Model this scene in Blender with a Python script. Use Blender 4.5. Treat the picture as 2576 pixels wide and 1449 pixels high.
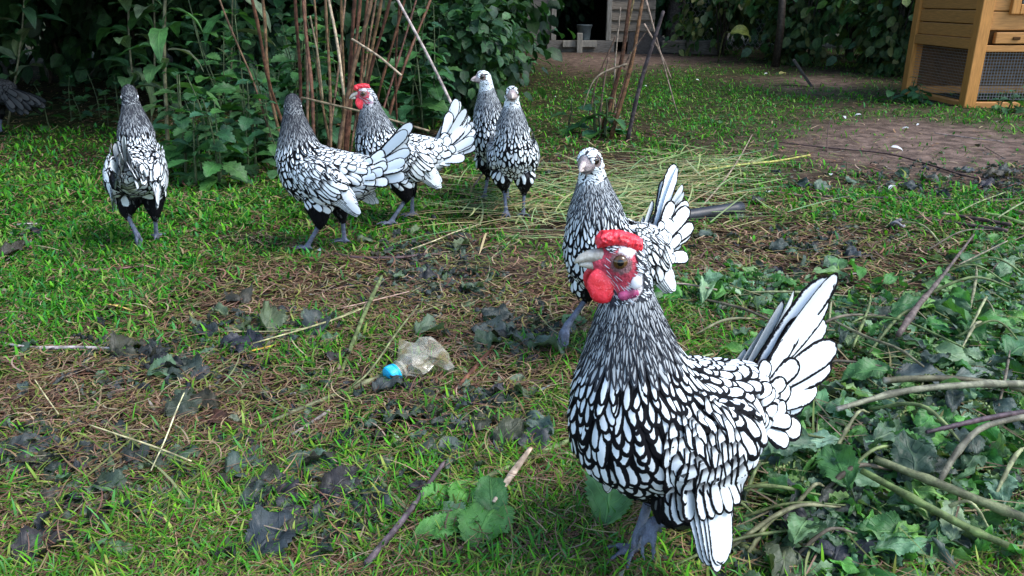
import bpy, bmesh, math, random
import numpy as np
from mathutils import Vector, Matrix, noise
from mathutils.bvhtree import BVHTree

R = math.radians
for o in list(bpy.data.objects):
    bpy.data.objects.remove(o)
S = bpy.context.scene
COL = S.collection

# ------------------------------------------------------------------ camera
F, CX, CY = 2000.0, 1288.0, 724.5          # focal length and centre of a 2576 x 1449 picture
TILT, HC = R(19.9), 0.5
cam_d = bpy.data.cameras.new('camera')
cam_d.sensor_width = 36.0
cam_d.lens = 36.0 * F / 2576.0
cam_d.clip_start, cam_d.clip_end = 0.02, 200.0
cam = bpy.data.objects.new('camera', cam_d)
cam.location = (0, 0, HC)
cam.rotation_euler = (R(90) - TILT, 0, 0)
COL.objects.link(cam)
S.camera = cam

# ------------------------------------------------------------------ light
SUN_EL, SUN_AZ = 52.0, 110.0               # degrees; azimuth clockwise from +Y
w = bpy.data.worlds.new('World')
S.world = w
w.use_nodes = True
nt = w.node_tree
bg = nt.nodes['Background']
sky = nt.nodes.new('ShaderNodeTexSky')
sky.sky_type = 'NISHITA'
sky.sun_disc = False
sky.sun_elevation = R(SUN_EL)
sky.sun_rotation = R(SUN_AZ)
nt.links.new(sky.outputs[0], bg.inputs[0])
bg.inputs[1].default_value = 0.15
sd = bpy.data.lights.new('sun', 'SUN')
sd.energy = 1.5
sd.angle = R(28)
sd.color = (1.0, 0.98, 0.95)
sun = bpy.data.objects.new('sun', sd)
sv = Vector((math.sin(R(SUN_AZ)) * math.cos(R(SUN_EL)), math.cos(R(SUN_AZ)) * math.cos(R(SUN_EL)), math.sin(R(SUN_EL))))
sun.rotation_euler = sv.to_track_quat('Z', 'Y').to_euler()
COL.objects.link(sun)
S.view_settings.view_transform = 'Standard'
S.view_settings.look = 'None'
S.view_settings.gamma = 1.0
S.view_settings.exposure = 1.48
S.cycles.max_bounces = 6
S.cycles.transparent_max_bounces = 8

# ------------------------------------------------------------------ helpers
ct, st = math.cos(TILT), math.sin(TILT)
def ray(px, py):
    a, b = (px - CX) / F, (py - CY) / F
    return Vector((a, ct - b * st, -st - b * ct))
def P(px, py, z=0.0):
    d = ray(px, py)
    t = (z - HC) / d.z
    return Vector((d.x * t, d.y * t, z))
def Q(px, py, Y):
    d = ray(px, py)
    t = Y / d.y
    return Vector((d.x * t, Y, HC + d.z * t))
def project(X, Y, Z):
    dz = Z - HC
    dep = Y * ct - dz * st
    up = Y * st + dz * ct
    return CX + F * X / dep, CY - F * up / dep
def unproject_np(px, py):
    a, b = (px - CX) / F, (py - CY) / F
    dz = -st - b * ct
    t = -HC / dz
    return a * t, (ct - b * st) * t

def hash2(ix, iy, seed):
    h = (ix.astype(np.int64) * 374761393 + iy.astype(np.int64) * 668265263 + seed * 974711) & 0x7fffffff
    h = ((h ^ (h >> 13)) * 1274126177) & 0x7fffffff
    return ((h ^ (h >> 16)) & 0xffff) / 65535.0
def vn(x, y, sc, seed=0):
    x = np.asarray(x, float) * sc; y = np.asarray(y, float) * sc
    ix, iy = np.floor(x), np.floor(y)
    fx, fy = x - ix, y - iy
    fx = fx * fx * (3 - 2 * fx); fy = fy * fy * (3 - 2 * fy)
    a = hash2(ix, iy, seed); b = hash2(ix + 1, iy, seed); c = hash2(ix, iy + 1, seed); d = hash2(ix + 1, iy + 1, seed)
    return (a * (1 - fx) + b * fx) * (1 - fy) + (c * (1 - fx) + d * fx) * fy
def fbm(x, y, sc, seed=0):
    return (vn(x, y, sc, seed) + .5 * vn(x, y, sc * 2.1, seed + 7) + .25 * vn(x, y, sc * 4.3, seed + 13)) / 1.75
def gz(x, y):
    return 0.016 * (fbm(x, y, 2.2, 3) - .5) + 0.008 * (vn(x, y, 9, 5) - .5)
def gzf(x, y):
    return float(gz(np.array([x]), np.array([y]))[0])
def G(px, py, up=0.0):
    p = P(px, py, up)
    return Vector((p.x, p.y, up + gzf(p.x, p.y)))

def np_mesh(name, V, Fq, mats, attrs=None, smooth=True, midx=None):
    V = np.asarray(V, np.float32).reshape(-1, 3); Fq = np.asarray(Fq, np.int32).reshape(-1, 4)
    me = bpy.data.meshes.new(name)
    me.vertices.add(len(V)); me.vertices.foreach_set('co', V.ravel())
    me.loops.add(len(Fq) * 4); me.loops.foreach_set('vertex_index', Fq.ravel())
    me.polygons.add(len(Fq))
    me.polygons.foreach_set('loop_start', np.arange(0, len(Fq) * 4, 4, dtype=np.int32))
    me.polygons.foreach_set('loop_total', np.full(len(Fq), 4, dtype=np.int32))
    if midx is not None:
        me.polygons.foreach_set('material_index', np.asarray(midx, np.int32))
    me.polygons.foreach_set('use_smooth', np.full(len(Fq), bool(smooth)))
    me.update(calc_edges=True)
    for k, A in (attrs or {}).items():
        A = np.asarray(A, np.float32).reshape(-1, 3)
        at = me.attributes.new(k, 'FLOAT_COLOR', 'POINT')
        at.data.foreach_set('color', np.concatenate([A, np.ones((len(A), 1), np.float32)], 1).ravel())
    for m in (mats if isinstance(mats, (list, tuple)) else [mats]):
        me.materials.append(m)
    return me
def link(name, me, parent=None, loc=None):
    o = bpy.data.objects.new(name, me)
    COL.objects.link(o)
    if parent: o.parent = parent
    if loc is not None: o.location = loc
    return o
def tag(o, label=None, cat=None, group=None, kind=None):
    if label: o['label'] = label
    if cat: o['category'] = cat
    if group: o['group'] = group
    if kind: o['kind'] = kind
    return o
def empty(name, loc, rz=0.0):
    o = bpy.data.objects.new(name, None)
    o.empty_display_size = .05
    o.location = loc; o.rotation_euler = (0, 0, rz)
    COL.objects.link(o)
    return o
class Acc:
    """collects quads of several shapes into one mesh"""
    def __init__(s): s.V, s.F, s.A, s.M, s.n = [], [], {}, [], 0
    def add(s, V, Fq, m=0, **at):
        V = np.asarray(V, float).reshape(-1, 3); Fq = np.asarray(Fq, int).reshape(-1, 4)
        s.V.append(V); s.F.append(Fq + s.n); s.n += len(V); s.M.append(np.full(len(Fq), m))
        for k, a in at.items():
            a = np.asarray(a, float)
            s.A.setdefault(k, []).append(np.broadcast_to(a, (len(V), 3)) if a.ndim == 1 else a)
        return s
    def mesh(s, name, mats, smooth=True):
        return np_mesh(name, np.concatenate(s.V), np.concatenate(s.F), mats, {k: np.concatenate(a) for k, a in s.A.items()}, smooth, np.concatenate(s.M))
def box_vf(x0, x1, y0, y1, z0, z1, b=0.0):
    if b <= 0:
        V = [(x, y, z) for z in (z0, z1) for y in (y0, y1) for x in (x0, x1)]
        return V, [(0, 2, 3, 1), (4, 5, 7, 6), (0, 1, 5, 4), (2, 6, 7, 3), (0, 4, 6, 2), (1, 3, 7, 5)]
    bm = bmesh.new(); bmesh.ops.create_cube(bm, size=1)
    for v in bm.verts:
        v.co = Vector(((x0 + x1) / 2 + v.co.x * (x1 - x0), (y0 + y1) / 2 + v.co.y * (y1 - y0), (z0 + z1) / 2 + v.co.z * (z1 - z0)))
    bmesh.ops.bevel(bm, geom=bm.edges[:], offset=b, segments=1, affect='EDGES')
    bm.verts.index_update()
    V = [tuple(v.co) for v in bm.verts]; Fq = []
    for f in bm.faces:
        i = [v.index for v in f.verts]
        Fq.append(i if len(i) == 4 else (i + [i[-1]])[:4])
    bm.free()
    return V, Fq
def tube_vf(pts, rad, n=7, flat=1.0, cap=True, jit=0.0, rng=None):
    pts = np.asarray([tuple(p) for p in pts], float); rad = np.broadcast_to(np.asarray(rad, float), (len(pts),)).copy()
    if cap:
        pts = np.concatenate([pts[:1], pts, pts[-1:]]); rad = np.concatenate([[1e-5], rad, [1e-5]])
    m = len(pts)
    T = np.gradient(pts, axis=0) if m > 2 else np.repeat((pts[1:] - pts[:1]), 2, 0)
    if cap: T[0] = T[1] = pts[2] - pts[1]; T[-1] = T[-2] = pts[-2] - pts[-3]
    T /= np.linalg.norm(T, axis=1, keepdims=True) + 1e-12
    up = np.array([0, 0, 1.0]) if abs(T[:, 2]).mean() < .8 else np.array([1.0, 0, 0])
    A = np.cross(T, up); A /= np.linalg.norm(A, axis=1, keepdims=True) + 1e-12
    B = np.cross(A, T)
    th = np.linspace(0, 2 * np.pi, n, endpoint=False)
    rr = rad[:, None] * (1 + (jit * (rng.random((m, n)) - .5) if jit else 0))
    V = pts[:, None] + rr[..., None] * (np.cos(th)[None, :, None] * A[:, None] + flat * np.sin(th)[None, :, None] * B[:, None])
    Fq = [(i * n + j, i * n + (j + 1) % n, (i + 1) * n + (j + 1) % n, (i + 1) * n + j) for i in range(m - 1) for j in range(n)]
    return V.reshape(-1, 3), Fq
def curve_pts(ctrl, n=14):
    """Catmull-Rom through the control points"""
    c = [Vector(p) for p in ctrl]
    if len(c) == 2: return [c[0].lerp(c[1], k / (n - 1)) for k in range(n)]
    c = [c[0] * 2 - c[1]] + c + [c[-1] * 2 - c[-2]]
    out = []; segs = len(c) - 3
    for k in range(n):
        u = k / (n - 1) * segs; i = min(int(u), segs - 1); t = u - i
        a, b, d, e = c[i:i + 4]
        out.append(.5 * ((2 * b) + (d - a) * t + (2 * a - 5 * b + 4 * d - e) * t * t + (3 * b - a - 3 * d + e) * t ** 3))
    return out
def sphere_vf(c, r, M=None, nu=12, nv=8):
    th = np.linspace(0, 2 * np.pi, nu, endpoint=False); ph = np.linspace(.02, np.pi - .02, nv)
    V = np.array([[math.sin(p) * math.cos(t), math.sin(p) * math.sin(t), math.cos(p)] for p in ph for t in th])
    V = V * np.asarray(r)
    if M is not None: V = V @ np.asarray(M).T
    Fq = [(i * nu + j, (i + 1) * nu + j, (i + 1) * nu + (j + 1) % nu, i * nu + (j + 1) % nu) for i in range(nv - 1) for j in range(nu)]
    return V + np.asarray(c), Fq

# ------------------------------------------------------------------ materials
class N:
    def __init__(s, name, rough=.7, spec=.3):
        s.m = bpy.data.materials.new(name); s.m.use_nodes = True; s.t = s.m.node_tree
        s.b = s.t.nodes['Principled BSDF']; s.out = s.t.nodes['Material Output']
        s.b.inputs['Roughness'].default_value = rough; s.b.inputs['Specular IOR Level'].default_value = spec
        s.co = None
    def new(s, ty, **k):
        n = s.t.nodes.new('ShaderNode' + ty)
        for a, v in k.items(): setattr(n, a, v)
        return n
    def put(s, sock, v):
        if isinstance(v, bpy.types.NodeSocket): s.t.links.new(v, sock)
        elif isinstance(v, (tuple, list)) and len(v) == 3 and sock.type == 'RGBA': sock.default_value = (*v, 1)
        else: sock.default_value = v
    def math(s, op, a, b=0.0, clamp=False):
        n = s.new('Math', operation=op, use_clamp=clamp); s.put(n.inputs[0], a); s.put(n.inputs[1], b); return n.outputs[0]
    def mix(s, f, a, b, mode='MIX'):
        n = s.new('Mix', data_type='RGBA', blend_type=mode); s.put(n.inputs[0], f); s.put(n.inputs[6], a); s.put(n.inputs[7], b); return n.outputs[2]
    def attr(s, name):
        n = s.new('Attribute', attribute_name=name); return n.outputs['Color']
    def sep(s, c):
        n = s.new('SeparateColor'); s.put(n.inputs[0], c); return n.outputs
    def noise(s, scale, det=3.0, rough=.55, stretch=None):
        if s.co is None: s.co = s.new('TexCoord').outputs['Object']
        v = s.co
        if stretch:
            mp = s.new('Mapping'); s.put(mp.inputs[0], v); mp.inputs['Scale'].default_value = stretch; v = mp.outputs[0]
        n = s.new('TexNoise'); s.put(n.inputs['Vector'], v); n.inputs['Scale'].default_value = scale
        n.inputs['Detail'].default_value = det; n.inputs['Roughness'].default_value = rough
        return n.outputs[0]
    def ramp(s, f, lo, hi, a=0.0, b=1.0):
        n = s.new('MapRange', interpolation_type='SMOOTHSTEP'); s.put(n.inputs[0], f)
        s.put(n.inputs[1], lo); s.put(n.inputs[2], hi); n.inputs[3].default_value = a; n.inputs[4].default_value = b
        return n.outputs[0]
    def base(s, c): s.put(s.b.inputs['Base Color'], c); return s
    def bump(s, h, dist=.002, strength=.6):
        n = s.new('Bump'); s.put(n.inputs['Height'], h); n.inputs['Distance'].default_value = dist; n.inputs['Strength'].default_value = strength
        s.t.links.new(n.outputs[0], s.b.inputs['Normal']); return s
    def translucent(s, c, f):
        t = s.new('BsdfTranslucent'); s.put(t.inputs[0], c); m = s.new('MixShader'); s.put(m.inputs[0], f)
        s.t.links.new(s.b.outputs[0], m.inputs[1]); s.t.links.new(t.outputs[0], m.inputs[2]); s.t.links.new(m.outputs[0], s.out.inputs[0]); return s

def mat_leaf():
    n = N('leaf', .5, .35)
    c = n.attr('Col'); uv = n.sep(n.attr('Fuv'))
    au = n.math('ABSOLUTE', uv[0])
    mid = n.ramp(au, .03, .09, 1, 0)
    ph = n.math('SUBTRACT', n.math('MULTIPLY', uv[1], 7.0), n.math('MULTIPLY', au, 2.2))
    side = n.ramp(n.math('ABSOLUTE', n.math('SUBTRACT', n.math('FRACT', ph), .5)), .03, .10, 1, 0)
    vein = n.math('MAXIMUM', mid, n.math('MULTIPLY', side, .55))
    nz = n.noise(38, 4)
    c1 = n.mix(n.ramp(nz, .3, .72), n.mix(1.0, c, (.62, .62, .6), 'MULTIPLY'), n.mix(1.0, c, (1.3, 1.28, 1.22), 'MULTIPLY'))
    c2 = n.mix(n.math('MULTIPLY', vein, .5), c1, n.mix(1.0, c, (2.0, 1.8, 1.6), 'MULTIPLY'))
    n.base(c2)
    n.bump(n.math('SUBTRACT', n.noise(160, 2), n.math('MULTIPLY', vein, .8)), .0015, .8)
    n.translucent(n.mix(1.0, c2, (1.2, 1.5, .6), 'MULTIPLY'), .22)
    return n.m
def mat_blade():
    n = N('grass_blade', .7, .12)
    c = n.attr('Col'); n.base(c)
    n.translucent(n.mix(1.0, c, (1.1, 1.4, .5), 'MULTIPLY'), .25)
    return n.m
def mat_stem():
    n = N('stem', .6, .3)
    c = n.attr('Col')
    nz = n.noise(60, 4, .6); fine = n.noise(420, 2)
    c1 = n.mix(n.ramp(nz, .38, .66), n.mix(1.0, c, (.5, .47, .45), 'MULTIPLY'), n.mix(1.0, c, (1.35, 1.3, 1.25), 'MULTIPLY'))
    n.base(n.mix(n.ramp(fine, .55, .75, 0, .5), c1, n.mix(1.0, c, (.4, .36, .33), 'MULTIPLY')))
    n.bump(n.math('ADD', nz, n.math('MULTIPLY', fine, .4)), .0015, .7)
    return n.m
def mat_soil():
    n = N('soil', .95, .1)
    big = n.noise(2.2, 5); mid = n.noise(16, 6, .65); fine = n.noise(120, 5, .7)
    c = n.attr('Col')
    c = n.mix(n.ramp(mid, .35, .68), n.mix(1.0, c, (.5, .48, .46), 'MULTIPLY'), n.mix(1.0, c, (1.4, 1.35, 1.3), 'MULTIPLY'))
    c = n.mix(n.ramp(fine, .5, .8, 0, .6), c, n.mix(1.0, c, (1.9, 1.75, 1.6), 'MULTIPLY'))
    n.base(c)
    n.bump(n.math('ADD', n.math('MULTIPLY', mid, 1.0), n.math('MULTIPLY', fine, .5)), .02, .9)
    return n.m
def mat_feather():
    n = N('feather', .7, .10)
    fe = n.sep(n.attr('Fe')); fp = n.sep(n.attr('Fp'))
    nz = n.noise(260, 3)
    rim = n.math('ADD', fe[0], n.math('MULTIPLY', n.math('SUBTRACT', nz, .5), .28))
    lo = n.math('SUBTRACT', fp[0], .035); hi = n.math('ADD', fp[0], .06)
    mask = n.ramp(rim, lo, hi)
    mask = n.math('MULTIPLY', mask, n.ramp(fe[1], .04, .3, .15, 1))
    wv = n.math('SINE', n.math('ADD', n.math('MULTIPLY', fe[1], 150.0), n.math('MULTIPLY', fe[0], 40.0)))
    wh = n.math('MULTIPLY', fp[1], n.math('ADD', n.math('MULTIPLY', wv, .018), n.math('ADD', .86, n.math('MULTIPLY', fe[2], .14))))
    comb = n.new('CombineColor'); n.put(comb.inputs[0], n.math('MULTIPLY', wh, .90)); n.put(comb.inputs[1], n.math('MULTIPLY', wh, .97)); n.put(comb.inputs[2], wh)
    blk = n.mix(fp[2], (.0045, .0045, .006), (.10, .11, .13))
    n.base(n.mix(mask, blk, comb.outputs[0]))
    n.bump(n.math('ADD', n.math('MULTIPLY', wv, .12), nz), .0004, .4)
    return n.m
def mat_skin():
    n = N('skin', .5, .35)
    c = n.attr('Col')
    nz = n.noise(420, 3, .6); b = n.noise(110, 3)
    c1 = n.mix(n.ramp(b, .35, .7), n.mix(1.0, c, (.7, .66, .68), 'MULTIPLY'), n.mix(1.0, c, (1.25, 1.25, 1.25), 'MULTIPLY'))
    n.base(n.mix(n.ramp(nz, .5, .75, 0, .35), c1, n.mix(1.0, c, (1.6, 1.9, 1.9), 'MULTIPLY')))
    n.bump(n.math('ADD', nz, n.math('MULTIPLY', n.noise(700, 1, .5, (1, 1, .55)), .8)), .0014, .9)
    return n.m
def mat_comb():
    n = N('comb_flesh', .42, .45)
    nz = n.noise(520, 2); b = n.noise(150, 3)
    c = n.mix(n.ramp(b, .35, .68), (.55, .012, .02), (.78, .045, .07))
    n.base(n.mix(n.ramp(nz, .56, .78, 0, .55), c, (.85, .22, .26)))
    n.bump(nz, .0007, .7)
    n.b.inputs['Subsurface Weight'].default_value = .15
    n.b.inputs['Subsurface Radius'].default_value = (.006, .001, .001)
    return n.m
def mat_plain(name, c, rough=.6, spec=.3, var=.25, scale=40, bump=0.0, stretch=None):
    n = N(name, rough, spec)
    nz = n.noise(scale, 4, .6, stretch)
    lo = tuple(x * (1 - var) for x in c); hi = tuple(x * (1 + var) for x in c)
    n.base(n.mix(n.ramp(nz, .3, .7), lo, hi))
    if bump: n.bump(nz, bump, .7)
    return n.m
M = dict(leaf=mat_leaf(), blade=mat_blade(), stem=mat_stem(), soil=mat_soil(), feather=mat_feather(), skin=mat_skin(), comb=mat_comb())
M['eye_iris'] = mat_plain('eye_iris', (.085, .045, .014), .06, .6, .4, 400)
M['eye_pupil'] = mat_plain('eye_pupil', (.004, .004, .005), .05, .7, .1)
M['lobe'] = mat_plain('ear_lobe', (.8, .8, .82), .5, .3, .06, 300)
M['purple'] = mat_plain('purple_lobe', (.30, .05, .13), .4, .4, .5, 220)

# ------------------------------------------------------------------ ground maps authored over the view
def blob(px, py, cx, cy, rx, ry):
    return np.exp(-(((px - cx) / rx) ** 2 + ((py - cy) / ry) ** 2))
def ground_maps(x, y):
    """(green, thatch, bare) weights of the ground at world points"""
    px, py = project(x, y, np.zeros_like(x))
    n1 = fbm(x, y, 3.5, 21); n2 = fbm(x, y, 9.0, 31)
    g = .35 + 0 * px
    g += .75 * blob(px, py, 250, 520, 420, 170) + .5 * blob(px, py, 150, 780, 300, 110) + .55 * blob(px, py, 1750, 260, 420, 90)
    g += .3 * blob(px, py, 900, 1180, 480, 190) + .5 * blob(px, py, 2330, 520, 260, 45) + .35 * blob(px, py, 300, 1330, 420, 130) + .4 * blob(px, py, 900, 520, 260, 80)
    g += .5 * blob(px, py, 2500, 300, 160, 30)
    g -= .28 * blob(px, py, 950, 740, 560, 110) + .3 * blob(px, py, 2000, 680, 400, 110) + .25 * blob(px, py, 250, 1010, 380, 100)
    t = .40 + .72 * blob(px, py, 950, 740, 560, 110) + .5 * blob(px, py, 1900, 620, 380, 100) + .5 * blob(px, py, 250, 1010, 380, 110) + .35 * blob(px, py, 1150, 900, 300, 120)
    b = 1.1 * blob(px, py, 2330, 360, 420, 75) + .9 * blob(px, py, 1560, 150, 260, 32) + .45 * blob(px, py, 1250, 640, 300, 70) + .8 * blob(px, py, 2050, 215, 150, 30) + .35 * blob(px, py, 2450, 420, 200, 50)
    g = np.clip(g - .62 * b - .55 * np.clip(t - .5, 0, 1) + 1.3 * (n1 - .5) + .8 * (n2 - .5), .03, 1.2)
    return g, np.clip(t - .5 * b + .5 * (n2 - .5), .05, 1.2), b

# ground sheet, fine near the camera
def ground():
    ys = np.concatenate([np.linspace(-3, .2, 8)[:-1], np.linspace(.2, 3.2, 130)[:-1], np.linspace(3.2, 14, 70)[:-1], np.linspace(14, 60, 10)])
    xs = np.concatenate([np.linspace(-60, -8, 6)[:-1], np.linspace(-8, -2, 40)[:-1], np.linspace(-2, 2, 150)[:-1], np.linspace(2, 8, 40)[:-1], np.linspace(8, 60, 6)])
    X, Y = np.meshgrid(xs, ys); X = X.ravel(); Y = Y.ravel()
    Z = gz(X, Y)
    Yc = np.clip(Y, .3, 30)
    g, t, b = ground_maps(X, Yc)
    s = np.stack([np.full_like(X, .040), np.full_like(X, .027), np.full_like(X, .016)], 1)
    s = s * (1 - np.clip(b, 0, 1))[:, None] + np.array([.165, .120, .100]) * np.clip(b, 0, 1)[:, None]
    gw = np.clip(g * .8, 0, .8)[:, None]
    s = s * (1 - gw) + np.array([.020, .050, .007]) * gw
    nx = len(xs)
    Fq = [(j * nx + i, j * nx + i + 1, (j + 1) * nx + i + 1, (j + 1) * nx + i) for j in range(len(ys) - 1) for i in range(nx - 1)]
    o = link('ground', np_mesh('ground', np.stack([X, Y, Z], 1), Fq, M['soil'], {'Col': s}))
    tag(o, 'mossy brown earth of the chicken yard', 'ground', kind='structure')
ground()

# ------------------------------------------------------------------ ribbons (grass, straw)
def ribbons(root, head, L, W, rise, droop, kink, col, seg=4, tipcol=None, face=None):
    """blades: start at root, run along heading angle `head`, climb at angle rise that falls by droop, and turn by kink along the way"""
    n = len(L); k = seg + 1
    s = np.linspace(0, 1, k)
    ang = head[:, None] + kink[:, None] * (s[None] - .2)
    el = rise[:, None] - droop[:, None] * s[None]
    step = L[:, None] / seg
    d = np.stack([np.cos(ang) * np.cos(el), np.sin(ang) * np.cos(el), np.sin(el)], -1)
    p = root[:, None] + np.concatenate([np.zeros((n, 1, 3)), np.cumsum(d[:, :-1] * step[..., None], 1)], 1)
    fa = (head + (face if face is not None else np.pi / 2))[:, None]
    side = np.stack([-np.sin(ang), np.cos(ang), np.zeros_like(ang)], -1)
    prof = np.array([.75, 1, .95, .7, .08]) if seg == 4 else np.interp(s, [0, .1, .7, 1], [.7, 1, .8, .1])
    V = np.stack([p - side * (W[:, None] * prof[None] / 2)[..., None], p + side * (W[:, None] * prof[None] / 2)[..., None]], 2)
    V[:, :, :, 2] = np.maximum(V[:, :, :, 2], root[:, None, None, 2] - .002)
    V = V.reshape(-1, 3)
    b = (np.arange(n) * k * 2)[:, None] + (np.arange(seg) * 2)[None]
    Fq = np.stack([b, b + 1, b + 3, b + 2], -1).reshape(-1, 4)
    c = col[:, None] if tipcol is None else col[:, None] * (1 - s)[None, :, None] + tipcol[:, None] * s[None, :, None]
    C = np.broadcast_to(c, (n, k, 3)) if c.shape[1] == 1 else c
    C = np.repeat(C, 2, 1).reshape(-1, 3)
    return V, Fq, C
def pick(rng, n, cols, jit=.25):
    c = np.array(cols)[rng.integers(0, len(cols), n)]
    return c * (1 + jit * (rng.random((n, 1)) * 2 - 1)) * (1 + .12 * (rng.random((n, 3)) * 2 - 1))
def view_points(rng, n, y0=60, y1=1560, x0=-260, x1=2840, pw=1.0):
    py = y0 + (y1 - y0) * rng.random(n) ** pw
    px = x0 + (x1 - x0) * rng.random(n)
    x, y = unproject_np(px, py)
    return px, py, x, y
def lawn():
    rng = np.random.default_rng(4)
    # living grass
    px, py, x, y = view_points(rng, 360000, pw=1.45)
    g, t, b = ground_maps(x, y)
    clump = .35 + 1.1 * vn(x, y, 32, 41)
    keep = (rng.random(len(x)) < np.clip(g * clump, 0, 1)) & (y < 9) & ~((x < -.55) & (y > 3.35))
    x, y = x[keep], y[keep]; n = len(x); d = np.hypot(x, y)
    L = (.012 + .024 * rng.random(n) ** 1.6) * np.clip(.85 + d * .05, .85, 1.1)
    W = np.clip(.0013 + .0030 * rng.random(n) ** 2.2, 0, 1) * np.clip(d / 1.1, .8, 2.0)
    col = pick(rng, n, [(.030, .175, .012), (.050, .235, .014), (.020, .12, .014), (.090, .27, .016), (.045, .19, .05), (.15, .25, .05)], .5)
    yel = (np.clip((1.35 - y) / .6, 0, 1) * (.55 + .45 * vn(x, y, 6, 61)))[:, None]      # near grass longer and yellower, its colour also lifted to brighten the foreground
    col = col * (1 - yel) + (col * np.array([1.45, 1.12, 1.1]) + np.array([.02, .03, .004])) * yel
    L = L * (1 + .08 * yel[:, 0])
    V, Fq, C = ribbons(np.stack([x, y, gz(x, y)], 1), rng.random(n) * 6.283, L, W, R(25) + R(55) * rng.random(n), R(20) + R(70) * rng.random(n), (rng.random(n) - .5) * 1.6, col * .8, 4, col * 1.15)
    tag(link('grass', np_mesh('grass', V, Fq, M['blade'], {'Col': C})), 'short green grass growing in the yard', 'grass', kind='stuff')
    # matted dry thatch
    px, py, x, y = view_points(rng, 190000, pw=1.25)
    g, t, b = ground_maps(x, y)
    keep = (rng.random(len(x)) < np.clip(t * .9 * (.4 + vn(x, y, 26, 43)), 0, 1)) & (y < 7.5)
    x, y = x[keep], y[keep]; n = len(x); d = np.hypot(x, y)
    L = (.018 + .05 * rng.random(n) ** 2); W = (.0010 + .0012 * rng.random(n)) * np.clip(d, .8, 3)
    col = pick(rng, n, [(.24, .145, .085), (.15, .085, .052), (.31, .22, .125), (.22, .23, .06), (.08, .045, .028), (.38, .28, .18), (.20, .115, .08), (.10, .16, .03), (.17, .095, .07)], .35)
    V, Fq, C = ribbons(np.stack([x, y, gz(x, y) + .001 + .008 * rng.random(n)], 1), rng.random(n) * 6.283, L, W, R(-4) + R(28) * rng.random(n), R(10) + R(40) * rng.random(n), rng.normal(0, 1.7, n), col, 6)
    tag(link('dry_grass', np_mesh('dry_grass', V, Fq, M['blade'], {'Col': C})), 'matted dry brown grass lying over the yard', 'dry grass', kind='stuff')
    # small debris: chips, crumbs, leaf bits
    px, py, x, y = view_points(rng, 9000, y0=110, pw=1.2); n = len(x); d = np.hypot(x, y)
    V, Fq, C = ribbons(np.stack([x, y, gz(x, y) + .003], 1), rng.random(n) * 6.283, .006 + .022 * rng.random(n) ** 2, .003 + .005 * rng.random(n), R(-8) + R(40) * rng.random(n), R(60) * rng.random(n), rng.normal(0, .6, n), pick(rng, n, [(.10, .07, .05), (.05, .045, .045), (.22, .17, .12), (.06, .08, .05), (.30, .27, .24), (.16, .10, .05), (.03, .025, .025)], .3), 4)
    tag(link('leaf_debris', np_mesh('leaf_debris', V, Fq, M['blade'], {'Col': C})), 'crumbs of dead leaf and bark scattered over the yard', 'debris', kind='stuff')
lawn()

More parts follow.
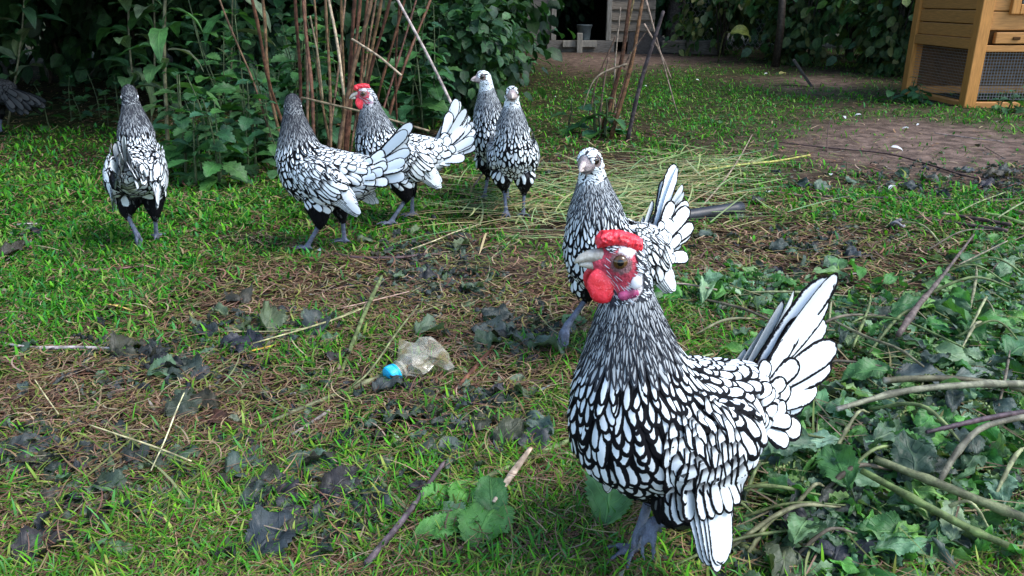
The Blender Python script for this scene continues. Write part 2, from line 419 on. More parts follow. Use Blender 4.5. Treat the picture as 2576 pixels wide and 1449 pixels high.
# ------------------------------------------------------------------ birds
def unit(v): return v / (np.linalg.norm(v, axis=-1, keepdims=True) + 1e-12)
def feather_grid(L, W, vr, basew):
    """(u, v, w) grids of n feathers: 5 across, 8 along; w = half width as a share of W/2"""
    n = len(L)
    vr = np.broadcast_to(vr, (n,))[:, None]
    f = np.array([0, .4, .75, 1.0])[None]
    tip = np.array([.42, .74, .92, 1.0])[None]
    v = np.concatenate([vr * f, vr + (1 - vr) * tip], 1)
    wl = basew + (1 - basew) * np.sin(np.pi / 2 * f) + 0 * vr
    wt = np.sqrt(np.clip(1 - tip ** 2, 0.0005, 1)) + 0 * vr
    wd = np.concatenate([wl, wt], 1)
    u = np.array([-1, -.55, 0, .55, 1.0])
    return u, v, wd
def feathers(root, dirv, nrm, L, W, lace, white, rng, vr=.62, basew=.45, tilt=.12, cup=.2, bend=.0, sway=0.0, grey=0.0, bvh=None, h0=.0008):
    """laced feathers as quads; returns V, F and the attributes Fe, Fp"""
    n = len(L)
    dirv = unit(dirv - nrm * (dirv * nrm).sum(-1, keepdims=True)); side = np.cross(nrm, dirv)
    u, v, wd = feather_grid(L, W, vr, basew)
    U = u[None, None, :] * wd[:, :, None] * (W / 2)[:, None, None]
    A = (v * L[:, None])[:, :, None] + 0 * U
    sw = (sway * v ** 2 * L[:, None])[:, :, None] if np.isscalar(sway) else (sway[:, None] * v ** 2 * L[:, None])[:, :, None]
    lift0 = h0 + rng.random(n) * .0007
    H = lift0[:, None, None] + np.broadcast_to(tilt, (n,))[:, None, None] * A - cup * (u[None, None] * wd[:, :, None]) ** 2 * (W / 2)[:, None, None]
    bd = np.broadcast_to(bend, (n,))[:, None, None]
    Hp = H - bd * (v ** 2 * L[:, None])[:, :, None]
    p = root[:, None, None] + dirv[:, None, None] * A[..., None] + side[:, None, None] * (U + sw)[..., None]
    if bvh is None:
        p = p + nrm[:, None, None] * Hp[..., None]
    else:
        q = p.reshape(-1, 3); h = H.ravel(); out = np.empty_like(q)
        for i in range(len(q)):
            loc, nn, _, dist = bvh.find_nearest(q[i])
            out[i] = (loc.x + nn.x * h[i], loc.y + nn.y * h[i], loc.z + nn.z * h[i])
        p = out.reshape(p.shape)
    rim = np.minimum((1 - abs(u))[None, None] * wd[:, :, None] + 0 * A, ((1 - v) * L[:, None] / (W[:, None] / 2))[:, :, None])
    rnd = rng.random(n)
    Fe = np.stack([rim, v[:, :, None] + 0 * rim, rnd[:, None, None] + 0 * rim], -1).reshape(-1, 3)
    b = lambda a: np.broadcast_to(np.broadcast_to(a, (n,))[:, None, None], rim.shape)
    Fp = np.stack([b(lace), b(white), b(grey)], -1).reshape(-1, 3)
    idx = np.arange(n * 40).reshape(n, 8, 5)
    Fq = np.stack([idx[:, :-1, :-1], idx[:, :-1, 1:], idx[:, 1:, 1:], idx[:, 1:, :-1]], -1).reshape(-1, 4)
    return p.reshape(-1, 3), Fq, Fe, Fp

def remesh_spheres(items, vox, smooth=5):
    """one continuous surface round spheres (centre, (rx, ry, rz), rotation or None)"""
    bm = bmesh.new()
    for c, r, rot in items:
        M4 = Matrix.Translation(c) @ (rot.to_4x4() if rot else Matrix.Identity(4)) @ Matrix.Diagonal((*r, 1))
        bmesh.ops.create_icosphere(bm, subdivisions=2, radius=1, matrix=M4)
    me = bpy.data.meshes.new('tmp'); bm.to_mesh(me); bm.free()
    o = bpy.data.objects.new('tmp', me); COL.objects.link(o)
    m = o.modifiers.new('r', 'REMESH'); m.mode = 'VOXEL'; m.voxel_size = vox
    if smooth:
        s = o.modifiers.new('s', 'SMOOTH'); s.factor = .5; s.iterations = smooth
    dg = bpy.context.evaluated_depsgraph_get(); dg.update()
    out = bpy.data.meshes.new_from_object(o.evaluated_get(dg))
    bpy.data.objects.remove(o); bpy.data.meshes.remove(me)
    for p in out.polygons: p.use_smooth = True
    return out

# template (x forward, z up): tail root -> ... -> upper breast
TORSO = [(-.104, .172, .020), (-.078, .166, .036), (-.038, .154, .053), (.004, .150, .063), (.040, .160, .061), (.056, .186, .050)]
# feather table along the spine, head = 0 ... tail root = 1: (s, length, width, lace, white, flow towards -z)
FT = np.array([
    (0.00, .0070, .0023, .40, .72, .0), (.10, .012, .0025, .46, .66, .1), (.20, .018, .0031, .50, .64, .2), (.28, .021, .0056, .50, .74, .3),
    (.40, .024, .0115, .52, .84, .35), (.60, .034, .0195, .44, .86, .35), (.74, .035, .0200, .31, .80, .25), (.88, .034, .0155, .28, .80, .15), (1.0, .030, .014, .28, .8, .1)])

def make_bird(name, label, px, py, yaw, sc=1.0, sex='hen', head=(.075, 0, .296), hyaw=0., hpitch=0., pitch=0., lean=0., tail_el=48., tail_fan=58., tail_len=.118,
              wing_tip=(-.098, .058, .088), legs=None, seed=1, white=1.0, lace=1.0, vox=.0026, dark_head=0.0, spread=.55, face=None, tail_yaw=0.0, groupname='silver laced bantam chickens', tails=None, zoff=0.004, drop=0.0, stretch=1.0, fat=1.0, tail_w=.026, neckf=1.0, chest=1.0, neck_white=.80):
    rng = np.random.default_rng(seed)
    root = empty(name, (*(G(px, py)[:2]), gzf(*P(px, py)[:2]) + zoff), R(yaw))
    tag(root, label, 'chicken', groupname)
    K = lambda p: Vector((p[0] * sc, p[1] * sc, p[2] * sc))
    # --- spine
    cp, sp_ = math.cos(R(pitch)), math.sin(R(pitch))
    tor = []
    for x, z, r in TORSO:
        dx, dz = (x * stretch if x < 0 else x), z - .14 - drop * (1 if z < .18 else .4); r = r * fat * (chest if x > .03 else 1)
        tor.append((Vector((dx * cp - dz * sp_, 0, .14 + dx * sp_ + dz * cp)), r))
    hd = Vector(head)
    Rh = Matrix.Rotation(R(hyaw), 3, 'Z') @ Matrix.Rotation(R(-hpitch), 3, 'Y')
    nape = hd + Rh @ Vector((-.007, 0, -.010))
    b0 = tor[-1][0]
    mid = b0.lerp(nape, .5) + Vector((.004 if abs(hyaw) < 90 else .0, 0, .012))
    neck = []
    for k in range(1, 6):
        t = k / 5
        p = b0 * (1 - t) ** 2 + mid * 2 * t * (1 - t) + nape * t * t
        neck.append((p, float(np.interp(t, [0, .25, .5, .75, 1], [.050, .0385, .029, .0215, .0172])) * (neckf + (1 - neckf) * (1 - t))))
    chain = tor + neck + [(hd.copy(), .0172)]
    pts = np.array([tuple(p) for p, r in chain]); rad = np.array([r for p, r in chain])
    cum = np.concatenate([[0], np.cumsum(np.linalg.norm(np.diff(pts, axis=0), axis=1))])
    ss = np.linspace(0, cum[-1], 120)
    dp = np.stack([np.interp(ss, cum, pts[:, i]) for i in range(3)], 1); dr = np.interp(ss, cum, rad)
    for _ in range(4):
        dp[1:-1] = (dp[:-2] + 2 * dp[1:-1] + dp[2:]) / 4; dr[1:-1] = (dr[:-2] + 2 * dr[1:-1] + dr[2:]) / 4
    sn = 1 - ss / cum[-1]                                    # 0 at the head, 1 at the tail
    tan = -unit(np.gradient(dp, axis=0))                     # head -> tail
    items = [(K(dp[i]), (dr[i] * sc, dr[i] * sc * (.88 if sn[i] > .3 else .95), dr[i] * sc), None) for i in range(0, 120, 2)]
    # wing bulges
    for sy in (1, -1):
        wr = Matrix.Rotation(R(28 - pitch), 3, 'Y')
        items.append((K((-.008, sy * .047 * fat, .150 - drop)), (.062 * sc, .017 * sc, .038 * sc), wr.transposed()))
    # head
    HL = lambda p: K(hd + Rh @ Vector(p))
    Rm = Rh.copy()
    items += [(HL((.002, 0, .001)), (.0195 * sc, .0150 * sc, .0172 * sc), Rm), (HL((.014, 0, -.003)), (.0115 * sc, .0092 * sc, .0098 * sc), Rm),
              (HL((-.003, 0, -.008)), (.015 * sc, .0145 * sc, .014 * sc), Rm)]
    # --- legs: (hip, hock, ankle, foot heading, toes curled)
    if legs is None:
        legs = [dict(hip=(.004, .030, .105), hock=(-.016, .030, .066), ankle=(.004, .031, .007)), dict(hip=(.004, -.030, .105), hock=(-.010, -.030, .066), ankle=(.012, -.031, .007))]
    thigh_pts, shank_pts = [], []
    for lg in legs:
        hip, hock, ank = Vector(lg['hip']), Vector(lg['hock']), Vector(lg['ankle'])
        for t in np.linspace(0, 1, 9):
            r = .021 * (1 - t) ** .8 + .0080
            items.append((K(hip.lerp(hock, t)), (r * sc, r * sc * .9, r * sc), None)); thigh_pts.append((tuple(hip.lerp(hock, t)), r))
        for t in np.linspace(0, 1, 12):
            p = hock.lerp(ank, t); r = .0068 - .0014 * math.sin(t * 3.1)
            items.append((K(p), (r * sc, r * sc * .9, r * sc), None)); shank_pts.append((tuple(p), r))
        fa = R(lg.get('turn', 0)); cu = lg.get('curl', 0.0)
        for a, ln in ((-34, .034), (2, .040), (36, .033), (172, .017)):
            a_ = a * 1.45 if (cu and a < 100) else a; d = Vector((math.cos(fa + R(a_)), math.sin(fa + R(a_)), 0))
            n_ = 9
            prev = ank.copy(); pq = 0.0
            for t in np.linspace(0, 1, n_):
                if cu:
                    th_ = -.5 - 1.5 * cu * t * (1 + .25 * (a == 2)) if a < 100 else -.9
                    prev = prev + (d * math.cos(th_) + Vector((0, 0, math.sin(th_)))) * (ln * (t - pq)); pq = t
                    q = prev
                else:
                    q = ank + d * (ln * t) + Vector((0, 0, .0045 * math.sin(t * 3.14) - .0030 * t))
                r = (.0042 - .0022 * t) + (.0004 if int(t * 8) % 3 == 0 else 0)
                items.append((K(q), (r * sc, r * sc, r * sc * .9), None)); shank_pts.append((tuple(q), r))
    body = remesh_spheres(items, vox, 4)
    nv = len(body.vertices)
    co = np.empty(nv * 3, np.float32); body.vertices.foreach_get('co', co); co = co.reshape(-1, 3) / sc
    def near(pn, pp, rr):
        d = np.linalg.norm(pn[:, None] - pp[None], axis=2) - rr[None]
        i = d.argmin(1); return i, d[np.arange(len(pn)), i]
    tp = np.array([p for p, r in thigh_pts]); tr = np.array([r for p, r in thigh_pts])
    hp = np.array([p for p, r in shank_pts]); hr = np.array([r for p, r in shank_pts])
    RhN = np.array(Rh); hdN = np.array(hd)
    def zones(pn):
        i, ds = near(pn, dp, dr); _, dt = near(pn, tp, tr); _, dh = near(pn, hp, hr)
        hl = (pn - hdN) @ RhN                                # head-local coordinates
        return i, ds, dt, dh, hl
    i, ds, dt, dh, hl = zones(co)
    c = np.tile(np.array([.02, .02, .023]), (nv, 1))
    leg = (dh < dt) & (dh < ds)
    c[leg] = (.115, .135, .185)
    claw = leg & (co[:, 2] < .05) & (near(co, hp, hr)[0] % 9 == 8)
    mud = np.clip(1 - co[:, 2] / .022, 0, 1) * np.array([max(0, noise.noise(Vector(p) * 120) + .35) for p in co])
    c[leg] = c[leg] * (1 - .8 * mud[leg][:, None]) + np.array([.07, .05, .035]) * .8 * mud[leg][:, None]
    inhead = (np.linalg.norm(hl, axis=1) < .034)
    rooster = sex == 'rooster'
    wob = np.array([noise.noise(Vector(p) * 210) for p in co]) * .004
    facez = inhead & (hl[:, 0] + wob > -.0085 - .25 * hl[:, 2]) & (hl[:, 2] + wob < .0125 - .25 * np.abs(hl[:, 1])) & (hl[:, 2] + wob > -.020)
    fc = face if face is not None else ((.50, .055, .085) if rooster else (.60, .46, .44))
    c[inhead] = (.55, .54, .55)
    nzf = np.array([noise.noise(Vector(p) * 160) for p in co[facez]]) if facez.any() else np.zeros(0)
    c[facez] = np.array(fc) * (1 + .35 * nzf[:, None])
    eyed = np.hypot(hl[:, 0] - .0055, hl[:, 2] - .0035)
    ring = facez & (eyed < .0082)
    c[ring] = (.20, .10, .10) if rooster else (.16, .12, .11)
    if not rooster:
        lore = facez & (hl[:, 0] > .012)
        c[lore] = np.where(hl[lore][:, 2:3] < -.009, (.16, .14, .145), (.42, .35, .34))
    at = body.attributes.new('Col', 'FLOAT_COLOR', 'POINT')
    at.data.foreach_set('color', np.concatenate([c, np.ones((nv, 1))], 1).astype(np.float32).ravel())
    body.materials.append(M['skin'])
    bo = link('body', body, root)
    # --- body plumage
    body.calc_loop_triangles()
    tri = np.array([t.vertices[:] for t in body.loop_triangles])
    vv = co.astype(float); a, b_, d_ = vv[tri[:, 0]], vv[tri[:, 1]], vv[tri[:, 2]]
    nr = np.cross(b_ - a, d_ - a); ar = np.linalg.norm(nr, axis=1); nr = nr / (ar[:, None] + 1e-12)
    ns = 22000
    cz = np.array(neck[1][0])[2]; boost = np.where(a[:, 2] > cz, 4.5, 1.0); pw_ = ar * boost
    ti = rng.choice(len(tri), ns, p=pw_ / pw_.sum())
    r1, r2 = np.sqrt(rng.random(ns)), rng.random(ns)
    pp = a[ti] * (1 - r1)[:, None] + b_[ti] * (r1 * (1 - r2))[:, None] + d_[ti] * (r1 * r2)[:, None]
    pn = nr[ti]
    i, ds, dt, dh, hl = zones(pp)
    s = sn[i]
    inhead = np.linalg.norm(hl, axis=1) < .030
    wob = rng.normal(0, .0014, len(pp))
    facez = inhead & (hl[:, 0] + wob > -.0085 - .25 * hl[:, 2]) & (hl[:, 2] + wob < .0115 - .25 * np.abs(hl[:, 1])) & (hl[:, 2] + wob > -.021)
    facez |= inhead & (np.hypot(hl[:, 0] - .0045, (hl[:, 2] - .0055) * .85) < .0098)
    lobez = np.hypot(hl[:, 0] + .0085, (hl[:, 2] + .012) * .55) < .0075
    if not rooster:
        facez = inhead & ((np.hypot(hl[:, 0] - .0055, hl[:, 2] - .0035) < .0085) | (hl[:, 0] > .0165) | ((hl[:, 0] > .011) & (hl[:, 2] < .003)))
    else:
        facez |= (inhead & (hl[:, 2] > .0135) & (hl[:, 0] > -.006)) | (lobez & (np.abs(hl[:, 1]) > .008))
    shank = (dh < dt - .001) & (dh < ds)
    thigh = (dt < ds - .002) & ~shank & (pp[:, 2] < .10)
    wS = np.array([.040, .052, .186]); wA = np.array(wing_tip) - wS; wlen = np.linalg.norm(wA); wA = wA / wlen
    pa = np.stack([pp[:, 0], np.abs(pp[:, 1]), pp[:, 2]], 1) - wS
    along = pa @ wA
    distal = (along > .50 * wlen) & (np.abs(pp[:, 1]) > .036) & (np.linalg.norm((pa - along[:, None] * wA)[:, [0, 2]], axis=1) < .034)
    ok = ~facez & ~shank & ~distal
    hl0, pp0, pn0 = hl, pp, pn
    pp, pn, s, thigh, inhead, hl, i = pp[ok], pn[ok], s[ok], thigh[ok], inhead[ok], hl[ok], i[ok]
    L = np.interp(s, FT[:, 0], FT[:, 1]); W = np.interp(s, FT[:, 0], FT[:, 2]); la = np.interp(s, FT[:, 0], FT[:, 3]); wh = np.interp(s, FT[:, 0], FT[:, 4]); fz = np.interp(s, FT[:, 0], FT[:, 5])
    # smaller scales over the shoulder and back, larger on the lower flank
    back = np.clip((pp[:, 2] - (.172 + .0)) / .03, 0, 1) * (s > .5)
    L = L * (1 - .38 * back); W = W * (1 - .42 * back)
    L[thigh], W[thigh], la[thigh], wh[thigh] = .013, .006, 1.5, .1
    belly = (pp[:, 2] < .103) & (s > .5) & (abs(pp[:, 1]) < .03)
    la[belly] = np.where(rng.random(belly.sum()) < .7, 1.5, .5)
    W[inhead] = .0024; L[inhead] = .0062
    rr = np.where(W > .010, .60 * W, .72 * W); rr[inhead] = .00135
    order = rng.permutation(len(pp)); taken = np.zeros(len(pp), bool); P_, Rr = np.empty((0, 3)), np.empty(0)
    buf = np.empty((len(pp), 3)); br = np.empty(len(pp)); m = 0
    for k in order:
        if m and (((buf[:m] - pp[k]) ** 2).sum(1) < (np.minimum(br[:m], rr[k]) * .5 + rr[k] * .5) ** 2).any(): continue
        buf[m] = pp[k]; br[m] = rr[k]; m += 1; taken[k] = True
    pp, pn, s, thigh, inhead, hl, i, L, W, la, wh, fz = [q[taken] for q in (pp, pn, s, thigh, inhead, hl, i, L, W, la, wh, fz)]
    flow = tan[i] + np.stack([0 * fz, 0 * fz, -fz], 1)
    wax = unit(np.array(wing_tip) - np.array([.040, .052, .186]))
    onw = (np.abs(pp[:, 1]) > .034) & (pp[:, 0] > -.07) & (pp[:, 0] < .06) & (pp[:, 2] > .09 - drop) & (pp[:, 2] < .20) & (s > .5)
    flow[onw] = flow[onw] * .35 + np.stack([0 * s + wax[0], np.sign(pp[:, 1]) * wax[1], 0 * s + wax[2]], 1)[onw]
    flow[thigh] = (0, 0, -1)
    back_of_head = inhead
    flow[back_of_head] = (np.array([-1, 0, -.35]) @ RhN.T)
    flow += rng.normal(0, .16, flow.shape)
    n = len(L)
    L = L * (1 + .16 * rng.normal(size=n)); W = W * (1 + .1 * rng.normal(size=n))
    neckz = (s < .40) & ~inhead
    la = la * lace * (1 + .12 * rng.normal(size=n)); wh = wh * white * (1 + .06 * rng.normal(size=n))
    fleck = inhead & (rng.random(n) < np.where(hl[:, 2] > .006, .24, .10 if not rooster else .40))
    la[fleck] = 1.5
    hw = np.ones(n); hw[inhead] = 1.15 if rooster else 1.35
    if not rooster: la[inhead & ~fleck] = .12
    wh = wh * hw
    if dark_head:
        dk = np.clip(1 - s / .30, 0, 1) * dark_head
        wh = wh * (1 - dk); la = np.where(rng.random(n) < dk * .6, 1.5, la)
    neckz = (s < .31) & ~inhead
    wh = np.where(neckz, wh * neck_white, wh); grey = np.where(neckz | inhead, .32, .0)
    bvh = BVHTree.FromPolygons([Vector(q) for q in vv], [list(p.vertices) for p in body.polygons])
    vr = np.where(neckz, .35, .60); 
    V, Fq, Fe, Fp = feathers(pp - unit(flow) * (L * .25)[:, None], flow, pn, L, W, la, wh, rng, vr=vr, basew=.5, tilt=np.where(neckz, .10, .12), cup=.22, grey=grey, bvh=bvh)
    pl = Acc().add(V * sc, Fq, Fe=Fe, Fp=Fp)
    # tail coverts and saddle join the plumage
    tb = Vector(tor[0][0]) + Vector((.010 * cp, 0, .010 * sp_))
    tb = np.array(tb)
    if rooster:
        fm = (np.linalg.norm(hl0, axis=1) < .030) & (hl0[:, 0] > -.008) & (hl0[:, 0] < .017) & (np.abs(hl0[:, 1]) > .006) & (hl0[:, 2] > -.022) & (hl0[:, 2] < .011) & (np.hypot(hl0[:, 0] - .0065, hl0[:, 2] - .0035) > .0098)
        ix = np.flatnonzero(fm); ix = ix[rng.permutation(len(ix))[:100]]
        fl = np.array([-1, 0, -.25]) @ RhN.T + rng.normal(0, .15, (len(ix), 3))
        V, Fq, Fe, Fp = feathers(pp0[ix], fl, pn0[ix], .0050 + .003 * rng.random(len(ix)), np.full(len(ix), .00055), 0.0, .8, rng, vr=.3, basew=.8, tilt=.16, cup=0, h0=.0002)
        pl.add(V * sc, Fq, Fe=Fe, Fp=Fp)
    link('plumage', pl.mesh('plumage', M['feather']), root)
    # --- wings
    for sy in (1, -1):
        acc = Acc()
        T = np.array(wing_tip) * (1, sy, 1)
        Sh = np.array([.040 * cp - .03 * sp_, sy * .052, .186 + .04 * sp_])
        ax = unit(T - Sh); out = np.array([.05, sy * 1.0, .18]); out = unit(out - ax * (out @ ax)); up = np.cross(out, ax) * sy
        if up[2] < 0: up = -up
        wl = np.linalg.norm(T - Sh)
        rows = []
        # primaries and secondaries: from the lowest (inside) to the uppermost (outside)
        nf = 10
        for k in range(nf):
            t = k / (nf - 1)
            r0 = Sh + ax * (wl * (.34 + .02 * t)) + up * (-.018 + .046 * t)
            tipp = T + up * (-.009 + .021 * t) - ax * (.020 * (1 - t) ** 2 + .034 * t ** 2.2)
            rows.append((r0 - out * (.004 + .020 * (t - .5) ** 2) + out * (.0004 * k), tipp + out * (.0005 * k), .0130 + .010 * t, .115, .2))
        for row, (f, nn, lw, ln) in enumerate(((.36, 10, .0145, .036), (.28, 12, .0122, .028), (.20, 13, .0108, .024), (.13, 13, .0098, .021), (.06, 12, .0092, .019), (.00, 10, .0088, .017))):
            for k in range(nn):
                t = k / (nn - 1)
                t = min(max((k + .5 * (row % 2) + .35 * rng.normal()) / (nn - 1), 0), 1)
                r0 = Sh + ax * (wl * (f + .03 * t + .022 * rng.normal())) + up * (-.026 + .056 * t)
                dr_ = unit(ax + up * (.20 * (t - .45) + .10 * rng.normal()))
                rows.append((r0 + out * (.0010 - .0002 * row + .0002 * k - (.030 + .05 * (t < .5)) * (t - .5) ** 2), r0 + dr_ * ln * (1 + .25 * t) * (1 + .06 * rng.normal()) + out * (.0058 - .0002 * row + .0002 * k - (.036 + .06 * (t < .5)) * (t - .5) ** 2), lw * (1 + .1 * rng.normal()), .26, .3))
        r0 = np.array([q[0] for q in rows]); r1 = np.array([q[1] for q in rows]); n = len(rows)
        Lw = np.linalg.norm(r1 - r0, axis=1); Ww = np.array([q[2] for q in rows])
        nm = np.tile(out, (n, 1)) + up[None] * .25 * np.linspace(-1, 1, n)[:, None] * 0
        lc_ = np.array([q[3] for q in rows]) * lace * np.where(np.arange(n) < nf, 1, 1.15 + .15 * rng.normal(size=n))
        V, Fq, Fe, Fp = feathers(r0, r1 - r0, nm, Lw * (1 + .03 * rng.normal(size=n)), Ww, lc_, .84 * white * (1 + .04 * rng.normal(size=n)), rng, vr=np.where(np.arange(n) < nf, .82, .60), basew=np.where(np.arange(n) < nf, .7, .5)[:, None], tilt=0.0, cup=.12, bend=.04, sway=np.where(np.arange(n) < nf, -.05 * sy, .06 * rng.normal(size=n)))
        hmin = np.repeat(np.concatenate([.0022 + .00030 * np.arange(nf), *[.0070 - .0005 * q_ + .00018 * np.arange(w_) for q_, w_ in enumerate((10, 12, 13, 13, 12, 10))]]), 40)
        for j in range(len(V)):
            loc, nn, _, dist = bvh.find_nearest(V[j])
            sd_ = (Vector(V[j]) - loc).dot(nn)
            if sd_ < hmin[j] and dist < .05: V[j] = loc + nn * hmin[j]
        acc.add(V * sc, Fq, Fe=Fe, Fp=Fp)
        link('wing', acc.mesh('wing', M['feather']), root)
    # --- tail
    acc = Acc(); rws = []
    ty = Matrix.Rotation(R(tail_yaw), 3, 'Z')
    for sy in (1, -1):
        for k in range(7):
            t = k / 6
            e = R(tail_el + tail_fan * (.5 - t)); sp2 = spread * (.10 + .30 * t)
            d = np.array(ty @ Vector((-math.cos(e) * math.cos(sp2), sy * math.sin(sp2), math.sin(e))))
            ln = tail_len * (1.0 - .24 * t + (.06 if k == 0 else 0)) * (1 + .05 * rng.normal())
            nm = np.array(ty @ Vector((.25 * math.sin(e), sy, .25 * math.cos(e))))
            rws.append((tb + np.array([.006, sy * (.004 + .010 * t), .004 - .016 * t]) + nm * .0012 * (6 - k) * -1, d, nm, ln, tail_w - .004 * t, .17))
        for row, (ln, wd, off) in enumerate(((.70 * tail_len, .0265, .007), (.50 * tail_len, .0235, .012), (.32 * tail_len, .0185, .015))):
            nk = 4 + row
            for k in range(nk):
                t = k / (nk - 1) + .06 * rng.normal()
                e = R(tail_el - 6 + tail_fan * 1.15 * (.46 - t)); sp2 = spread * (.16 + .38 * t) + .06 * row
                d = np.array(ty @ Vector((-math.cos(e) * math.cos(sp2), sy * math.sin(sp2), math.sin(e))))
                nm = np.array(ty @ Vector((.25 * math.sin(e), sy, .3 * math.cos(e))))
                rws.append((tb + np.array([.008 + .006 * row, sy * (.006 + off * (.5 + .5 * t)), .006 - .026 * t]) + nm * (.002 * row + .0008 * k), d, nm, ln * (1 + .1 * rng.normal()), wd, .24))
    if tails: rws += [tuple(np.array(q, float) if isinstance(q, (list, tuple)) else q for q in tt) for tt in tails]
    r0 = np.array([q[0] for q in rws]); dd = np.array([q[1] for q in rws]); nm = unit(np.array([q[2] for q in rws]) + rng.normal(0, .10, (len(rws), 3))); n = len(rws)
    V, Fq, Fe, Fp = feathers(r0, dd, nm, np.array([q[3] for q in rws]), np.array([q[4] for q in rws]), np.array([q[5] for q in rws]) * lace * (1 + .15 * rng.normal(size=n)), .90 * white * np.ones(n), rng, vr=.80, basew=.38, tilt=0.03, cup=.16, bend=.04, sway=rng.normal(0, .05, n))
    acc.add(V * sc, Fq, Fe=Fe, Fp=Fp)
    link('tail', acc.mesh('tail', M['feather']), root)
    # --- beak: upper and lower mandible
    acc = Acc()
    tip_c, base_c = ((.62, .60, .52), (.20, .185, .17)) if rooster else ((.66, .56, .52), (.42, .33, .33))
    up_pts = [(.0150, 0, .0020), (.0215, 0, .0016), (.0275, 0, -.0004), (.0325, 0, -.0034), (.0365, 0, -.0078)]
    lo_pts = [(.0125, 0, -.0058), (.0200, 0, -.0056), (.0265, 0, -.0066), (.0325, 0, -.0082)]
    for q, rd in ((up_pts, [.0072, .0062, .0048, .0033, .0009]), (lo_pts, [.0052, .0046, .0034, .0012])):
        if not rooster: q = [(.0150 + (x_[0] - .0150) * .78, 0, -.001 + x_[2] * .85) for x_ in q]; rd = [x_ * .82 for x_ in rd]
        cpts = curve_pts([HL(x) for x in q], 10); rd = np.interp(np.linspace(0, 1, 10), np.linspace(0, 1, len(rd)), rd) * sc
        V, Fq = tube_vf(cpts, rd, 10, .92)
        t = np.repeat(np.linspace(0, 1, 12), 10)[:, None]
        acc.add(V, Fq, Col=np.array(base_c) * (1 - t) ** 1.5 + np.array(tip_c) * (1 - (1 - t) ** 1.5))
    link('beak', acc.mesh('beak', M['beak']), root)
    # --- eyes
    for sy in (1, -1):
        V, Fq = sphere_vf((0, 0, 0), 1.0, None, 24, 22)
        er = .0056 if rooster else .0058
        dirn = unit(np.array([.18, sy, .10]))
        zq = Vector(dirn).to_track_quat('Z', 'Y').to_matrix(); V = V @ np.array(zq).T
        zf = np.array([V[list(f)].mean(0) for f in Fq]) @ dirn
        mi = np.where(zf > (.90 if rooster else .8), 1, np.where(zf > .42, 0, 1))
        cen = np.array([.0060, sy * .0118, .0038])
        Vw = np.array([tuple(HL(v * er * np.array([1, .75, 1]) + cen)) for v in V])
        link('eye', np_mesh('eye', Vw, Fq, [M['eye_iris'] if rooster else M['eye_dark'], M['eye_pupil']], None, True, mi), root)
    # --- head furnishings
    if rooster:
        its = []
        for t in np.linspace(0, 1, 9):
            its.append((HL((.0215 - .027 * t, 0, .0120 + .0058 * math.sin(t * 2.2 + .3))), ((.0052 + .0008 * math.sin(3.14 * t)) * sc, .0080 * sc, .0056 * sc), Rm))
        for k in range(260):
            t, a_ = rng.random(), rng.normal(0, .75)
            its.append((HL((.0240 - .0320 * t, .0080 * math.sin(a_), .0122 + .0058 * math.sin(t * 2.2 + .3) + .0056 * math.cos(a_))), tuple([(.0007 + .0009 * rng.random()) * sc] * 3), None))
        cm = remesh_spheres(its, .0008, 1); cm.materials.append(M['comb']); link('comb', cm, root)
        for sy in (1, -1):
            its = [(HL((.0130 - .002 * t, sy * (.0058 + .0036 * t), -.0112 - .0125 * t)), ((.0082 + .0058 * math.sin(.4 + 2.3 * t)) * sc, (.0026 + .0006 * math.sin(3 * t)) * sc, .0085 * sc), Rm) for t in np.linspace(0, 1, 7)]
            wm = remesh_spheres(its, .0013, 4); wm.materials.append(M['comb']); link('wattle', wm, root)
            its = [(HL((-.0092, sy * .0160, -.0075)), (.0046 * sc, .0026 * sc, .0056 * sc), Rm)]
            lm = remesh_spheres(its, .0011, 2); lm.materials.append(M['lobe']); link('ear_lobe', lm, root)
            its = [(HL((-.0035 - .006 * t, sy * .0150, -.0200 + .004 * t)), (.0050 * sc, .0030 * sc, .0042 * sc), Rm) for t in (0, .5, 1)]
            lm = remesh_spheres(its, .0012, 2); lm.materials.append(M['purple']); link('purple_lobe', lm, root)
    else:
        for sy in (1, -1):
            its = [(HL((-.0090, sy * .0158, -.0060)), (.0034 * sc, .0016 * sc, .0040 * sc), Rm)]
            lm = remesh_spheres(its, .0011, 2); lm.materials.append(M['lobe']); link('ear_lobe', lm, root)
    return root
def mat_beak():
    n = N('beak_horn', .24, .5); c = n.attr('Col')
    n.base(n.mix(n.ramp(n.noise(300, 3), .35, .7), n.mix(1.0, c, (.75, .72, .68), 'MULTIPLY'), n.mix(1.0, c, (1.15, 1.15, 1.15), 'MULTIPLY'))); return n.m
M['beak'] = mat_beak()
M['eye_dark'] = mat_plain('eye_dark', (.035, .018, .009), .06, .6, .3, 400)

